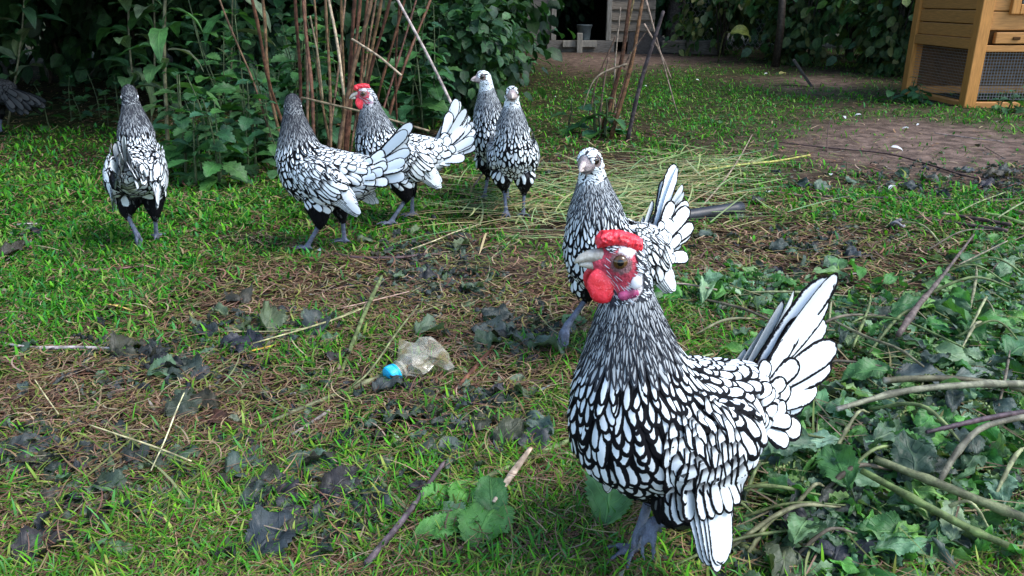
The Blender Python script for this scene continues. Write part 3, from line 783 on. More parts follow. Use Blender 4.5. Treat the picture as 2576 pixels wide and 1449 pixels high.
make_bird('rooster', 'laced rooster in front with red comb and wattles, one foot lifted', 1652, 1436, 215, 1.0, 'rooster', head=(.064, .002, .308), hyaw=-30, hpitch=15, pitch=12,
          wing_tip=(-.010, .076, .034), neckf=.93, tail_el=20, tail_fan=58, tail_len=.122, tail_w=.032, seed=11, vox=.0022, drop=.002, stretch=1.12, fat=.98, chest=1.04, neck_white=.66, lace=1.08,
          legs=[dict(hip=(.004, -.028, .095), hock=(-.014, -.026, .062), ankle=(.006, -.026, .006)), dict(hip=(.006, .030, .095), hock=(-.018, .026, .066), ankle=(.018, .008, .060), curl=.8)])
make_bird('hen', 'laced hen with pale head standing right behind the front rooster', 1535, 893, 226, .98, 'hen', head=(.066, .0, .300), hyaw=14, hpitch=-2, pitch=12, tail_el=36, tail_fan=40, tail_w=.03, seed=12, fat=.92, neckf=.88,
          legs=[dict(hip=(.004, .030, .105), hock=(-.016, .030, .066), ankle=(.004, .031, .007)), dict(hip=(.022, -.030, .115), hock=(.010, -.032, .092), ankle=(.062, -.036, .050), curl=.9)])
make_bird('rooster', 'laced rooster with red face standing before the bare brown canes', 1015, 562, 196, 1.0, 'rooster', head=(.070, 0, .298), hyaw=-4, seed=13, pitch=6, neck_white=.62, tail_el=42, tail_fan=46, spread=.45,
          legs=[dict(hip=(.004, .030, .105), hock=(-.006, .030, .064), ankle=(.036, .031, .007)), dict(hip=(-.010, -.030, .105), hock=(-.030, -.030, .066), ankle=(-.026, -.031, .007))])
make_bird('hen', 'laced hen seen from the side with her dark head turned to the canes', 838, 632, 170, 1.0, 'hen', head=(.062, -.004, .300), hyaw=-70, seed=14, pitch=2, tail_el=32, tail_fan=24, spread=.35, dark_head=.9, neck_white=.6,
          legs=[dict(hip=(.010, .030, .105), hock=(.010, .030, .062), ankle=(.046, .031, .007)), dict(hip=(-.006, -.030, .105), hock=(-.014, -.030, .062), ankle=(-.014, -.031, .007))])
make_bird('hen', 'laced hen walking away towards the dark hedge, one sole lifted', 374, 612, 105, 1.02, 'hen', head=(.074, .004, .304), hyaw=6, seed=15, tail_el=40, tail_yaw=5, wing_tip=(-.092, .046, .090), tail_fan=26, tail_len=.098, spread=.2, fat=.78, neckf=.92, dark_head=.85, neck_white=.6, pitch=4,
          legs=[dict(hip=(-.006, .022, .105), hock=(-.018, .030, .070), ankle=(-.048, .010, .030), curl=1.3, turn=0), dict(hip=(.004, -.022, .105), hock=(-.006, -.022, .062), ankle=(.010, -.016, .007))])
make_bird('hen', 'pale headed laced hen in profile, half hidden behind another hen', 1250, 505, 244, 1.0, 'hen', head=(.066, 0, .318), hyaw=-52, hpitch=4, pitch=18, seed=16, tail_el=0, tail_fan=30, tail_len=.09, fat=.9, neckf=.85)
make_bird('hen', 'laced hen facing the camera beside the cut hay', 1290, 548, 268, .98, 'hen', head=(.060, .0, .304), hyaw=4, hpitch=4, pitch=18, seed=17, tail_el=0, tail_fan=30, tail_len=.09, fat=.9, neckf=.85,
          legs=[dict(hip=(.004, .028, .105), hock=(-.006, .028, .066), ankle=(.000, .026, .007)), dict(hip=(.012, -.026, .110), hock=(-.010, -.022, .072), ankle=(.020, -.016, .022), curl=.7)])
make_bird('dark_hen', 'blackish grey hen with lowered tail at the edge of the dark hedge', -8, 340, 168, 1.05, 'hen', head=(.078, 0, .292), seed=18, white=.055, tail_el=-28, tail_fan=20, tail_len=.15, groupname='other chickens', vox=.004)

# ------------------------------------------------------------------ leaves
def leaf_batch(rng, pos, fwd, nrm, L, W, col, curl=.4, fold=.2, crump=.04, teeth=.16, ns=15, shape=(.6, .75), wide=5):
    n = len(L)
    fwd = unit(np.asarray(fwd, float)); nrm = np.asarray(nrm, float); nrm = unit(nrm - fwd * (nrm * fwd).sum(1, keepdims=True)); sd = np.cross(nrm, fwd)
    t = np.linspace(0, 1, ns)
    w = np.clip(t, .004, 1) ** shape[0] * np.clip(1 - t, .004, 1) ** shape[1]; w = w / w.max()
    u = np.linspace(-1, 1, wide)
    tooth = np.where(np.arange(ns) % 2 == 0, 1 - teeth, 1 + teeth * .6); tooth[[0, -1]] = 1
    uw = u[None] * w[:, None] * np.where(abs(u) > .95, tooth[:, None], 1)
    B = lambda a: np.broadcast_to(np.asarray(a, float), (n,))[:, None, None]
    cu, fo, cr = B(curl), B(fold), B(crump)
    ph = cu * (t[None, :] - .15)[:, :, None]
    dx = np.cos(ph[:, :, 0]); dz = -np.sin(ph[:, :, 0])
    X = np.concatenate([np.zeros((n, 1)), np.cumsum(.5 * (dx[:, 1:] + dx[:, :-1]), 1)], 1) / (ns - 1)
    Z = np.concatenate([np.zeros((n, 1)), np.cumsum(.5 * (dz[:, 1:] + dz[:, :-1]), 1)], 1) / (ns - 1)
    Lb, Wb = L[:, None, None], W[:, None, None]
    p1, p2, p3 = [rng.random((n, 1, 1)) * 6.28 for _ in range(3)]
    tt = t[None, :, None]; uu = u[None, None, :]
    wob = np.sin(9 * tt + p1 + 2.5 * uu) + .8 * np.sin(15 * tt + p2 - 4 * uu) + .7 * np.sin(5 * tt * uu + p3 + 6 * uu)
    if teeth: wob = wob + .5 * np.sin(22 * tt + 10 * abs(uu))
    y = uw[None] * Wb / 2 * np.cos(fo); z = Z[:, :, None] * Lb + abs(uw)[None] * Wb / 2 * np.sin(fo) + wob * cr * Lb * (.35 + .65 * abs(uu))
    x = X[:, :, None] * Lb + wob * cr * Lb * .35 * (1 if teeth else .4)
    V = pos[:, None, None] + fwd[:, None, None] * x[..., None] + sd[:, None, None] * y[..., None] + nrm[:, None, None] * z[..., None]
    idx = np.arange(n * ns * wide).reshape(n, ns, wide)
    Fq = np.stack([idx[:, :-1, :-1], idx[:, :-1, 1:], idx[:, 1:, 1:], idx[:, 1:, :-1]], -1).reshape(-1, 4)
    C = np.broadcast_to(col[:, None, None], (n, ns, wide, 3)).reshape(-1, 3)
    uv = np.stack([np.broadcast_to(uu, x.shape), np.broadcast_to(tt, x.shape), np.broadcast_to(p1 / 6.28, x.shape)], -1).reshape(-1, 3)
    return V.reshape(-1, 3), Fq, C, uv
GREEN = [(.030, .105, .034), (.040, .125, .040), (.024, .085, .034), (.050, .14, .035), (.030, .10, .05)]

def plant_meshes(rng, h, nodes, ls, wr=.62, kind='nettle', droop=.5, bare=.12, lean=.12):
    """(stem mesh, foliage mesh) of an upright stem with opposite leaf pairs"""
    la = rng.random() * 6.28
    ctrl = [Vector((math.cos(la) * lean * h * t ** 1.6 + rng.normal() * .01 * t, math.sin(la) * lean * h * t ** 1.6 + rng.normal() * .01 * t, h * t)) for t in (0, .33, .66, 1)]
    sp = curve_pts(ctrl, 12)
    V, Fq = tube_vf(sp, np.linspace(.0042, .0014, 12) * (1 + .4 * (h > .5)), 6)
    stem = Acc().add(V, Fq, Col=np.array((.055, .085, .035)) if kind == 'nettle' else np.array((.10, .115, .055)))
    pos, fw, nm, LL = [], [], [], []
    for k in range(nodes):
        t = bare + (1 - bare) * k / (nodes - 1)
        q = sp[min(int(t * 11), 11)]
        s_ = ls * (1.0 - .62 * max(0, t - .35) / .65) * (.85 + .3 * rng.random())
        a0 = k * 1.57 + rng.normal() * .3
        for a in (a0, a0 + math.pi):
            el = R(28) - droop * rng.random() + .5 * max(0, t - .8)
            d = np.array([math.cos(a) * math.cos(el), math.sin(a) * math.cos(el), math.sin(el)])
            pet = s_ * .28
            V, Fq = tube_vf([q, q + Vector(d * pet)], .0009, 4, cap=False); stem.add(V, Fq, Col=np.array((.06, .11, .04)))
            pos.append(np.array(q) + d * pet); fw.append(d + np.array([0, 0, -.25])); nm.append(np.array([0, 0, 1.0]) + rng.normal(0, .25, 3)); LL.append(s_)
    pos, fw, nm, LL = map(np.array, (pos, fw, nm, LL)); n = len(LL)
    V, Fq, C, uv = leaf_batch(rng, pos, fw, nm, LL, LL * wr, pick(rng, n, GREEN, .2), curl=.5 + .5 * rng.random(n), fold=.25, crump=.016, teeth=.18 if kind == 'nettle' else .05, ns=13 if kind == 'nettle' else 9)
    return stem.mesh('stem', M['stem']), np_mesh('foliage', V, Fq, M['leaf'], {'Col': C, 'Fuv': uv})
def put_plant(name, label, meshes, loc, rz, sc, group, cat='plant'):
    r = empty(name, loc, rz); tag(r, label, cat, group); r.scale = (sc, sc, sc)
    for nm, me in zip(('stem', 'foliage'), meshes): link(nm, me, r)
    return r
def nettles():
    rng = np.random.default_rng(77)
    short = [plant_meshes(rng, .26, 6, .085) for _ in range(4)]
    tall = [plant_meshes(rng, .46, 8, .10) for _ in range(4)]
    low = [plant_meshes(rng, .09, 3, .060, wr=.8) for _ in range(2)]
    def patch(n, box, kinds, label, group, sc=(.8, 1.2), skew=0.0):
        for k in range(n):
            u = rng.random(); px = box[0] + (box[2] - box[0]) * u; py = box[1] + (box[3] - box[1]) * rng.random() + skew * u
            put_plant('nettle', label, kinds[rng.integers(len(kinds))], G(px, py), rng.random() * 6.28, sc[0] + (sc[1] - sc[0]) * rng.random(), group)
    patch(22, (440, 395, 715, 475), short, 'green nettle in the low patch between the walking hen and the canes', 'nettles of the low patch')
    patch(5, (560, 330, 720, 390), tall, 'dark nettle standing behind the low nettle patch', 'nettles behind the low patch')
    patch(14, (720, 325, 1020, 385), tall, 'tall nettle growing among the bare brown canes', 'nettles among the canes')
    patch(22, (1010, 350, 1330, 375), tall, 'leafy nettle on the bank behind the two upright hens', 'nettles on the bank', (.75, 1.25), -190)
    patch(16, (1040, 300, 1330, 330), short, 'short nettle along the front of the bank', 'short nettles on the bank', (.8, 1.2), -150)
    patch(6, (60, 300, 330, 325), short, 'nettle sprig at the foot of the dark hedge', 'nettles under the dark hedge', (.5, .8))
    patch(5, (2215, 238, 2330, 262), low, 'low leafy weed at the foot of the orange coop', 'weeds by the coop', (.8, 1.3))
    patch(5, (2480, 275, 2600, 292), low, 'low leafy weed under the mesh front of the coop', 'weeds under the coop front', (.8, 1.3))
    patch(4, (1425, 330, 1530, 352), low, 'broad leaved seedling at the foot of the thin sapling stems', 'seedlings at the sapling', (1.2, 1.8))
    patch(5, (1640, 250, 2200, 560), low, 'small green weed in the worn lawn', 'weeds in the lawn', (.35, .5))
nettles()

def shoots():
    rng = np.random.default_rng(5)
    for k, (bx, by, tx, label) in enumerate(((425, 420, 428, 'tall leafy shoot with a thick pale stem beside the walking hen'), (352, 345, 345, 'thin leafy shoot directly behind the walking hen'),
                                            (380, 340, 352, 'leafy shoot in the gap behind the walking hen'), (20, 320, 60, 'leafy shoot hanging over the dark hen'), (580, 345, 590, 'leafy shoot in the shade behind the low nettles'))):
        b = G(bx, by); t = Q(tx, -260, b.y)
        r = empty('leafy_shoot', b); tag(r, label, 'plant')
        sp = curve_pts([Vector((0, 0, 0)), (t - b) * .5 + Vector((rng.normal() * .02, 0, 0)), t - b], 14)
        V, Fq = tube_vf(sp, np.linspace(.0065, .004, 14) * (1 if k == 0 else .65), 7)
        link('stem', Acc().add(V, Fq, Col=np.array((.11, .115, .065))).mesh('stem', M['stem']), r)
        pos, fw, nm, LL = [], [], [], []
        for j in range(3, 13):
            q = np.array(sp[j]); a0 = j * 1.57 + .3 * rng.normal()
            for a in (a0, a0 + 3.14):
                for rep in range(2):
                    el = R(20) + .35 * rng.normal() + rep * .3
                    d = np.array([math.cos(a + .5 * rep) * math.cos(el), math.sin(a + .5 * rep) * math.cos(el), math.sin(el)])
                    pos.append(q + d * .01); fw.append(d); nm.append(np.array([0, 0, 1]) + rng.normal(0, .2, 3)); LL.append((.165 if rep == 0 else .075) * (.7 + .5 * rng.random()))
        pos, fw, nm, LL = map(np.array, (pos, fw, nm, LL)); n = len(LL)
        V, Fq, C, uv = leaf_batch(rng, pos, fw, nm, LL, LL * .33, pick(rng, n, [(.045, .13, .045), (.06, .15, .05), (.035, .10, .04), (.10, .15, .08)], .2), curl=1.0 + .6 * rng.random(n), fold=.3, crump=.012, teeth=.06, ns=11, shape=(.7, .9))
        link('foliage', np_mesh('foliage', V, Fq, M['leaf'], {'Col': C, 'Fuv': uv}), r)
shoots()

# ------------------------------------------------------------------ hedge shrubs and trees
def crown_mesh(rng, n, rx, ry, rz, ls, cols, hollow=.35, clumps=26, flat=.3):
    cc = rng.normal(size=(clumps, 3)); cc = unit(cc) * (hollow + (1 - hollow) * rng.random((clumps, 1)) ** .5)
    k = rng.integers(0, clumps, n)
    p = cc[k] + rng.normal(0, .20, (n, 3)); p = p * np.array([rx, ry, rz])
    fw = unit(p / np.array([rx, ry, rz])) + rng.normal(0, .6, (n, 3)) + np.array([0, 0, -.4])
    nm = np.array([0, 0, 1.0]) + rng.normal(0, .45, (n, 3)) + .5 * unit(p)
    tone = (.7 + .6 * rng.random(clumps))[k][:, None]
    L = ls * (.6 + .7 * rng.random(n))
    V, Fq, C, uv = leaf_batch(rng, p, fw, nm, L, L * .7, pick(rng, n, cols, .25) * tone, curl=.6, fold=.25, crump=.02, teeth=.10, ns=6, wide=3)
    return np_mesh('foliage', V, Fq, M['leaf'], {'Col': C, 'Fuv': uv})
def branch_mesh(rng, h, spread, r, n=7, col=(.05, .042, .032)):
    a = Acc()
    for k in range(n):
        an = rng.random() * 6.28; s_ = spread * rng.random()
        V, Fq = tube_vf(curve_pts([(0.03 * rng.normal(), .03 * rng.normal(), -.02), (math.cos(an) * s_ * .4, math.sin(an) * s_ * .4, h * .5), (math.cos(an) * s_, math.sin(an) * s_, h * (.8 + .3 * rng.random()))], 8), np.linspace(r, r * .35, 8), 6, jit=.15, rng=rng)
        a.add(V, Fq, Col=np.array(col))
    return a.mesh('stem', M['stem'])
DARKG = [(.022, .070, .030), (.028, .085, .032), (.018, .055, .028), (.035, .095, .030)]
def hedge():
    rng = np.random.default_rng(31)
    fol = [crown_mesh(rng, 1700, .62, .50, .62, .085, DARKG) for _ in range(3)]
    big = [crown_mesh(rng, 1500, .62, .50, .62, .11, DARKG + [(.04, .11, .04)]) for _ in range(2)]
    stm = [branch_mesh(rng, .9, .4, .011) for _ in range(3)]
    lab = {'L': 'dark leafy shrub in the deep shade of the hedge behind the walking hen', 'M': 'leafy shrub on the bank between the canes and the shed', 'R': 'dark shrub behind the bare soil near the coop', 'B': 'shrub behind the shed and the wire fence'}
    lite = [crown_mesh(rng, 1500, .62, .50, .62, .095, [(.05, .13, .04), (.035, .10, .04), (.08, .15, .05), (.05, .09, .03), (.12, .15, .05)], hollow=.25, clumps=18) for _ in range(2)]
    spots = [('L', -3.6, 5.0, 1.1), ('L', -2.9, 5.3, 1.2), ('L', -2.2, 5.1, 1.15), ('L', -1.55, 5.2, 1.2), ('L', -1.0, 4.8, 1.1), ('L', -.55, 5.2, 1.2), ('L', -3.3, 4.1, .75), ('L', -1.25, 4.15, .7),
             ('M', -.75, 4.3, .80), ('M', -.50, 4.7, .85), ('M', -.48, 5.6, .95), ('M', -.52, 6.6, 1.0), ('M', -.25, 3.75, .5), ('M', -.30, 4.9, .6), ('M', -.55, 7.8, .95), ('M', -.2, 6.2, .5),
             ('B', 1.9, 9.6, 1.3), ('B', .0, 9.6, 1.5), ('B', 3.0, 9.9, 1.4), ('B', .9, 11, 1.6), ('B', 4.2, 9.6, 1.5), ('B', -1.2, 8.6, 1.3), ('B', -2.4, 8.0, 1.3), ('B', -3.6, 7.6, 1.3), ('B', -4.8, 7.0, 1.3), ('B', 5.6, 9.0, 1.6), ('B', 2.4, 11.2, 1.6), ('B', -5.6, 5.6, 1.3), ('B', 6.6, 7.6, 1.4),
             ('R', 2.45, 6.9, .9), ('R', 3.1, 6.7, 1.0), ('R', 3.1, 7.6, 1.1), ('R', 2.75, 5.9, .78), ('R', 3.5, 5.9, .95), ('R', 4.2, 6.6, 1.2), ('R', 2.0, 7.9, .8), ('R', 5.0, 6.2, 1.2), ('R', 4.2, 5.2, .9)]
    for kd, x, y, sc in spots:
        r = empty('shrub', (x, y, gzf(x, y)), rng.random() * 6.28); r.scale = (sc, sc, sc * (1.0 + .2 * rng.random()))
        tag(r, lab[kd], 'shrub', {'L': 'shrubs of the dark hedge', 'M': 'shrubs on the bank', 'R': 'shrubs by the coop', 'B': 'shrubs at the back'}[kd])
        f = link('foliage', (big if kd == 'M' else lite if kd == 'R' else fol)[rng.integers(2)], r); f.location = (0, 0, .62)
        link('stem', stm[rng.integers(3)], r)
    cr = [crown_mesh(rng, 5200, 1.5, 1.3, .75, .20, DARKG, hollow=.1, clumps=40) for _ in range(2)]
    def tree(label, x, y, h, sc, k, r=.07, col=(.075, .065, .055), off=(0, 0)):
        e = empty('tree', (x, y, gzf(x, y)), rng.random() * 6.28); tag(e, label, 'tree', 'trees round the yard'); e.rotation_euler = (0, 0, 0) if off[0] else e.rotation_euler
        V, Fq = tube_vf(curve_pts([(0, 0, -.05), (.03, .02, h * .4), (-.04, .03, h * .8), (.02, 0, h * 1.1)], 14), np.linspace(r, r * .55, 14), 12, jit=.10, rng=rng)
        a = Acc().add(V, Fq, Col=np.array(col))
        for q in range(6):
            an = q * 1.05; V, Fq = tube_vf(curve_pts([(0, 0, h * .75), (math.cos(an) * .5, math.sin(an) * .5, h * .95), (math.cos(an) * 1.1 * sc, math.sin(an) * 1.1 * sc, h * 1.1)], 7), np.linspace(r * .5, .012, 7), 6)
            a.add(V, Fq, Col=np.array(col))
        link('trunk', a.mesh('trunk', M['stem']), e)
        c = link('crown', cr[k], e); c.location = (off[0], off[1], h * 1.15); c.scale = (sc, sc, sc)
    tree('tree added to shade the dark hollow of the hedge', -2.2, 5.9, 1.65, 1.5, 0)  # crown added above the view to keep sky light off the hollow
    tree('tree added to shade the hedge behind the tall shoots', -.75, 5.9, 1.7, 1.25, 1)  # added overhead so the hedge below falls dark
    tree('unseen tree added for shade at the outer end of the dark hedge', -4.1, 4.1, 1.6, 1.1, 1)  # put in out of view to widen the canopy's shade
    tree('unseen tree added to deepen the shade over the dark hollow and the leafy shoots', -3.5, 4.3, 1.75, 1.35, 1, off=(1.5, -.1))  # added with trunk out of frame, crown pushed inward to blacken the hollow
    tree('unseen tree added to shade the lawn around the walking hen', -3.5, 2.6, 1.9, 1.0, 0)  # put in beyond the frame to darken this side of the lawn
    tree('tree with a grey trunk beside the lap sided shed', *Q(1692, 92, 9.1).xy, 3.6, .9, 0, r=.085, col=(.16, .15, .15))
    tree('tree over the shrubs behind the orange coop', 4.4, 9.4, 2.6, 1.1, 1)
hedge()

# ------------------------------------------------------------------ shed, timber, coop
M['grey_wood'] = mat_plain('grey_wood', (.17, .155, .135), .85, .15, .35, 18, .003, (1, 1, 9))
M['lap_wood'] = mat_plain('lap_wood', (.21, .175, .135), .8, .15, .3, 14, .003, (1, 1, 8))
M['pale_wood'] = mat_plain('pale_wood', (.27, .25, .21), .8, .2, .25, 14, .002, (6, 6, 1))
M['old_plank'] = mat_plain('old_plank', (.06, .055, .05), .85, .15, .35, 18, .003, (1, 1, 9))
M['dark'] = mat_plain('hollow_shade', (.012, .012, .012), .9, .1, .3, 10)  # near-black colour stands in for the gloom inside doorway, window and pipe
M['felt'] = mat_plain('roof_felt', (.035, .034, .034), .9, .1, .3, 60, .002)
M['plastic_grey'] = mat_plain('grey_plastic', (.10, .125, .13), .45, .35, .2, 30)
M['wire'] = mat_plain('wire', (.17, .18, .18), .45, .5, .2, 60)
def wood_mat(name, c, grain):
    n = N(name, .5, .3)
    g = n.noise(22, 5, .6, grain); k = n.noise(7, 2); f = n.noise(90, 3, .6, grain)
    a = n.mix(n.ramp(g, .3, .7), tuple(x * .78 for x in c), tuple(x * 1.18 for x in c))
    a = n.mix(n.ramp(f, .55, .8, 0, .45), a, tuple(x * .55 for x in c))
    n.base(n.mix(n.ramp(k, .58, .75, 0, .3), a, tuple(x * .6 for x in c)))
    n.bump(g, .0015, .5); return n.m
M['coop_h'] = wood_mat('coop_wood', (.46, .215, .060), (.7, .7, 14))
M['coop_v'] = wood_mat('coop_post', (.50, .225, .055), (12, 12, .6))
M['groove'] = mat_plain('groove', (.075, .035, .012), .8, .1, .2, 30)
M['under'] = mat_plain('underlay', (.10, .05, .018), .8, .1, .3, 20)
def bx(parent, name, mat, boxes, b=.004, label=None):
    a = Acc()
    for q in boxes: a.add(*box_vf(*q, b=b))
    o = link(name, a.mesh(name, M[mat], False), parent)
    if label: o['label'] = label
    return o
def shed():
    Y = 8.5; X = lambda px: Q(px, 100, Y).x; Z = lambda py: max(Q(1500, py, Y).z, 0)
    r = empty('shed', (X(1460), Y, 0)); tag(r, 'lap sided garden shed with a dark open doorway', 'shed')
    ox = X(1460)
    def B(name, mat, boxes, **k): return bx(r, name, mat, [(a - ox, b - ox, c - Y, d - Y, e, f) for a, b, c, d, e, f in boxes], **k)
    B('panel', 'grey_wood', [(X(1240), X(1386), Y + .02, Y + .06, .0, 1.9)])
    B('door_frame', 'pale_wood', [(X(1386), X(1398), Y - .02, Y + .05, .115, 1.8), (X(1524), X(1536), Y - .02, Y + .05, .115, 1.8), (X(1386), X(1536), Y - .018, Y + .048, 1.8, 1.87)])
    B('sill', 'grey_wood', [(X(1376), X(1545), Y - .035, Y + .05, -.03, .113)])
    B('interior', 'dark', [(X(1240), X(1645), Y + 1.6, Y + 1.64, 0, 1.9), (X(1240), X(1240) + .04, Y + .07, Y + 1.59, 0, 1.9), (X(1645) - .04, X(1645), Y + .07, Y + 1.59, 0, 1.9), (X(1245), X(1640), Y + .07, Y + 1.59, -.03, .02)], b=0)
    a = Acc(); hb = .108
    for k in range(17):
        z0 = .10 + k * hb * .97
        V = [(X(1537) - ox, -.004, z0), (X(1645) - ox, -.004, z0), (X(1645) - ox, .018, z0 + hb), (X(1537) - ox, .018, z0 + hb), (X(1537) - ox, .05, z0), (X(1645) - ox, .05, z0), (X(1645) - ox, .05, z0 + hb), (X(1537) - ox, .05, z0 + hb)]
        a.add(V, [(0, 1, 2, 3), (4, 7, 6, 5), (0, 4, 5, 1), (3, 2, 6, 7), (0, 3, 7, 4), (1, 5, 6, 2)])
    link('siding', a.mesh('siding', M['lap_wood'], False), r)
    B('roof', 'felt', [(X(1200), X(1700), Y - .25, Y + 1.9, 1.9, 1.96)])
    # things around it
    def thing_box(name, label, cat, mat, box, b=.005, tilt=None):
        x0, x1, y0, y1, z0, z1 = box; cx, cy = (x0 + x1) / 2, (y0 + y1) / 2
        o = link(name, Acc().add(*box_vf(x0 - cx, x1 - cx, y0 - cy, y1 - cy, 0, z1 - z0, b=b)).mesh(name, M[mat], False)); o.location = (cx, cy, z0)
        if tilt: o.rotation_euler = tilt
        tag(o, label, cat); return o
    thing_box('plank', 'short plank lying across the front of the shed sill', 'plank', 'pale_wood', (X(1414), X(1500), Y - .085, Y - .045, .05, .115))
    thing_box('batten', 'upright batten stuck in front of the shed sill', 'batten', 'pale_wood', (X(1449), X(1463), Y - .125, Y - .09, -.01, .19))
    thing_box('timber_beam', 'squared grey beam lying on the ground beside the shed', 'beam', 'grey_wood', (X(1652), X(1795), Y - .35, Y - .22, -.01, .125), .01, (0, 0, R(-3)))
    b = empty('leaning_slab', (X(1640), Y - .25, 0)); tag(b, 'dark felt covered slab leaning at the corner of the shed', 'slab')
    V, Fq = box_vf(-.34, .24, -.03, .03, 0, .006)
    V = [(-.30, -.10, 0), (.24, -.10, 0), (.02, .06, .20), (-.26, .06, .20), (-.30, -.06, 0), (.24, -.06, 0), (.02, .10, .20), (-.26, .10, .20)]
    link('board', Acc().add(V, [(0, 1, 2, 3), (4, 7, 6, 5), (0, 4, 5, 1), (3, 2, 6, 7), (0, 3, 7, 4), (1, 5, 6, 2)]).mesh('board', M['felt'], False), b)
    # bucket: a tapered shell with rim and handle
    bk = empty('bucket', (X(1471), Y - .01 + .10, .113)); tag(bk, 'grey bucket standing in the dark shed doorway', 'bucket')
    rr = [.001, .058, .060, .075, .080, .080, .074, .070, .056, .001]; zz = [.002, .0, .006, .14, .143, .152, .152, .14, .012, .010]
    n = 20; th = np.linspace(0, 6.2832, n, endpoint=False)
    V = np.array([(r_ * math.cos(t), r_ * math.sin(t), z_) for r_, z_ in zip(rr, zz) for t in th])
    Fq = [(i * n + j, i * n + (j + 1) % n, (i + 1) * n + (j + 1) % n, (i + 1) * n + j) for i in range(len(rr) - 1) for j in range(n)]
    link('body', Acc().add(V, Fq).mesh('body', M['plastic_grey']), bk)
    V, Fq = tube_vf([(.08 * math.cos(t), -.03 * math.sin(t), .146 - .06 * math.sin(t)) for t in np.linspace(0, 3.1416, 14)], .002, 6)
    link('handle', Acc().add(V, Fq).mesh('handle', M['wire']), bk)
    # posts and leaning plank among the shrubs
    p = Q(1952, 150, 6.6)
    a = Acc(); V, Fq = tube_vf([(0, 0, -.05), (.01, 0, .3), (-.01, .01, .75)], [.032, .03, .026], 9); a.add(V, Fq, Col=np.array((.05, .04, .03)))
    tag(link('post', a.mesh('post', M['stem']), None, (p.x, p.y, 0)), 'dark rough post at the edge of the shrubs', 'post')
    q0, q1 = G(2042, 216), Q(1996, 150, 5.1)
    o = link('leaning_plank', Acc().add(*box_vf(-.035, .035, -.008, .008, 0, (q1 - q0).length, b=.002)).mesh('leaning_plank', M['old_plank'], False), None, q0)
    o.rotation_euler = (q1 - q0).to_track_quat('Z', 'Y').to_euler(); tag(o, 'grey plank leaning into the shrubs near the coop', 'plank')
    # chicken wire beside the trunk
    a = Acc(); x0, x1 = Q(1715, 90, 8.7).x, Q(1935, 90, 8.7).x; s_ = .05
    for i in range(int((x1 - x0) / s_)):
        for j in range(18):
            cx, cz = i * s_ + (s_ / 2 if j % 2 else 0), .02 + j * s_ * .8
            for dx, dz in ((s_ / 2, s_ * .5), (-s_ / 2, s_ * .5), (0, -s_ * .3)):
                e = np.array([dx, 0, dz]); n_ = np.array([-dz, 0, dx]) / math.hypot(dx, dz) * .0014; c = np.array([cx, 0, cz])
                a.add([c - n_, c + n_, c + e + n_, c + e - n_], [(0, 1, 2, 3)])
    wf = empty('wire_fence', (x0, 8.7, 0)); tag(wf, 'chicken wire fence behind the grey beam', 'fence')
    link('netting', a.mesh('netting', M['wire'], False), wf)
    a = Acc()
    for xx in (0, (x1 - x0) / 2, x1 - x0):
        a = Acc(); V, Fq = tube_vf([(xx, .02, -.05), (xx, .02, 1.0)], .022, 8); a.add(V, Fq, Col=np.array((.06, .05, .04)))
        link('post', a.mesh('post', M['stem']), wf)
shed()

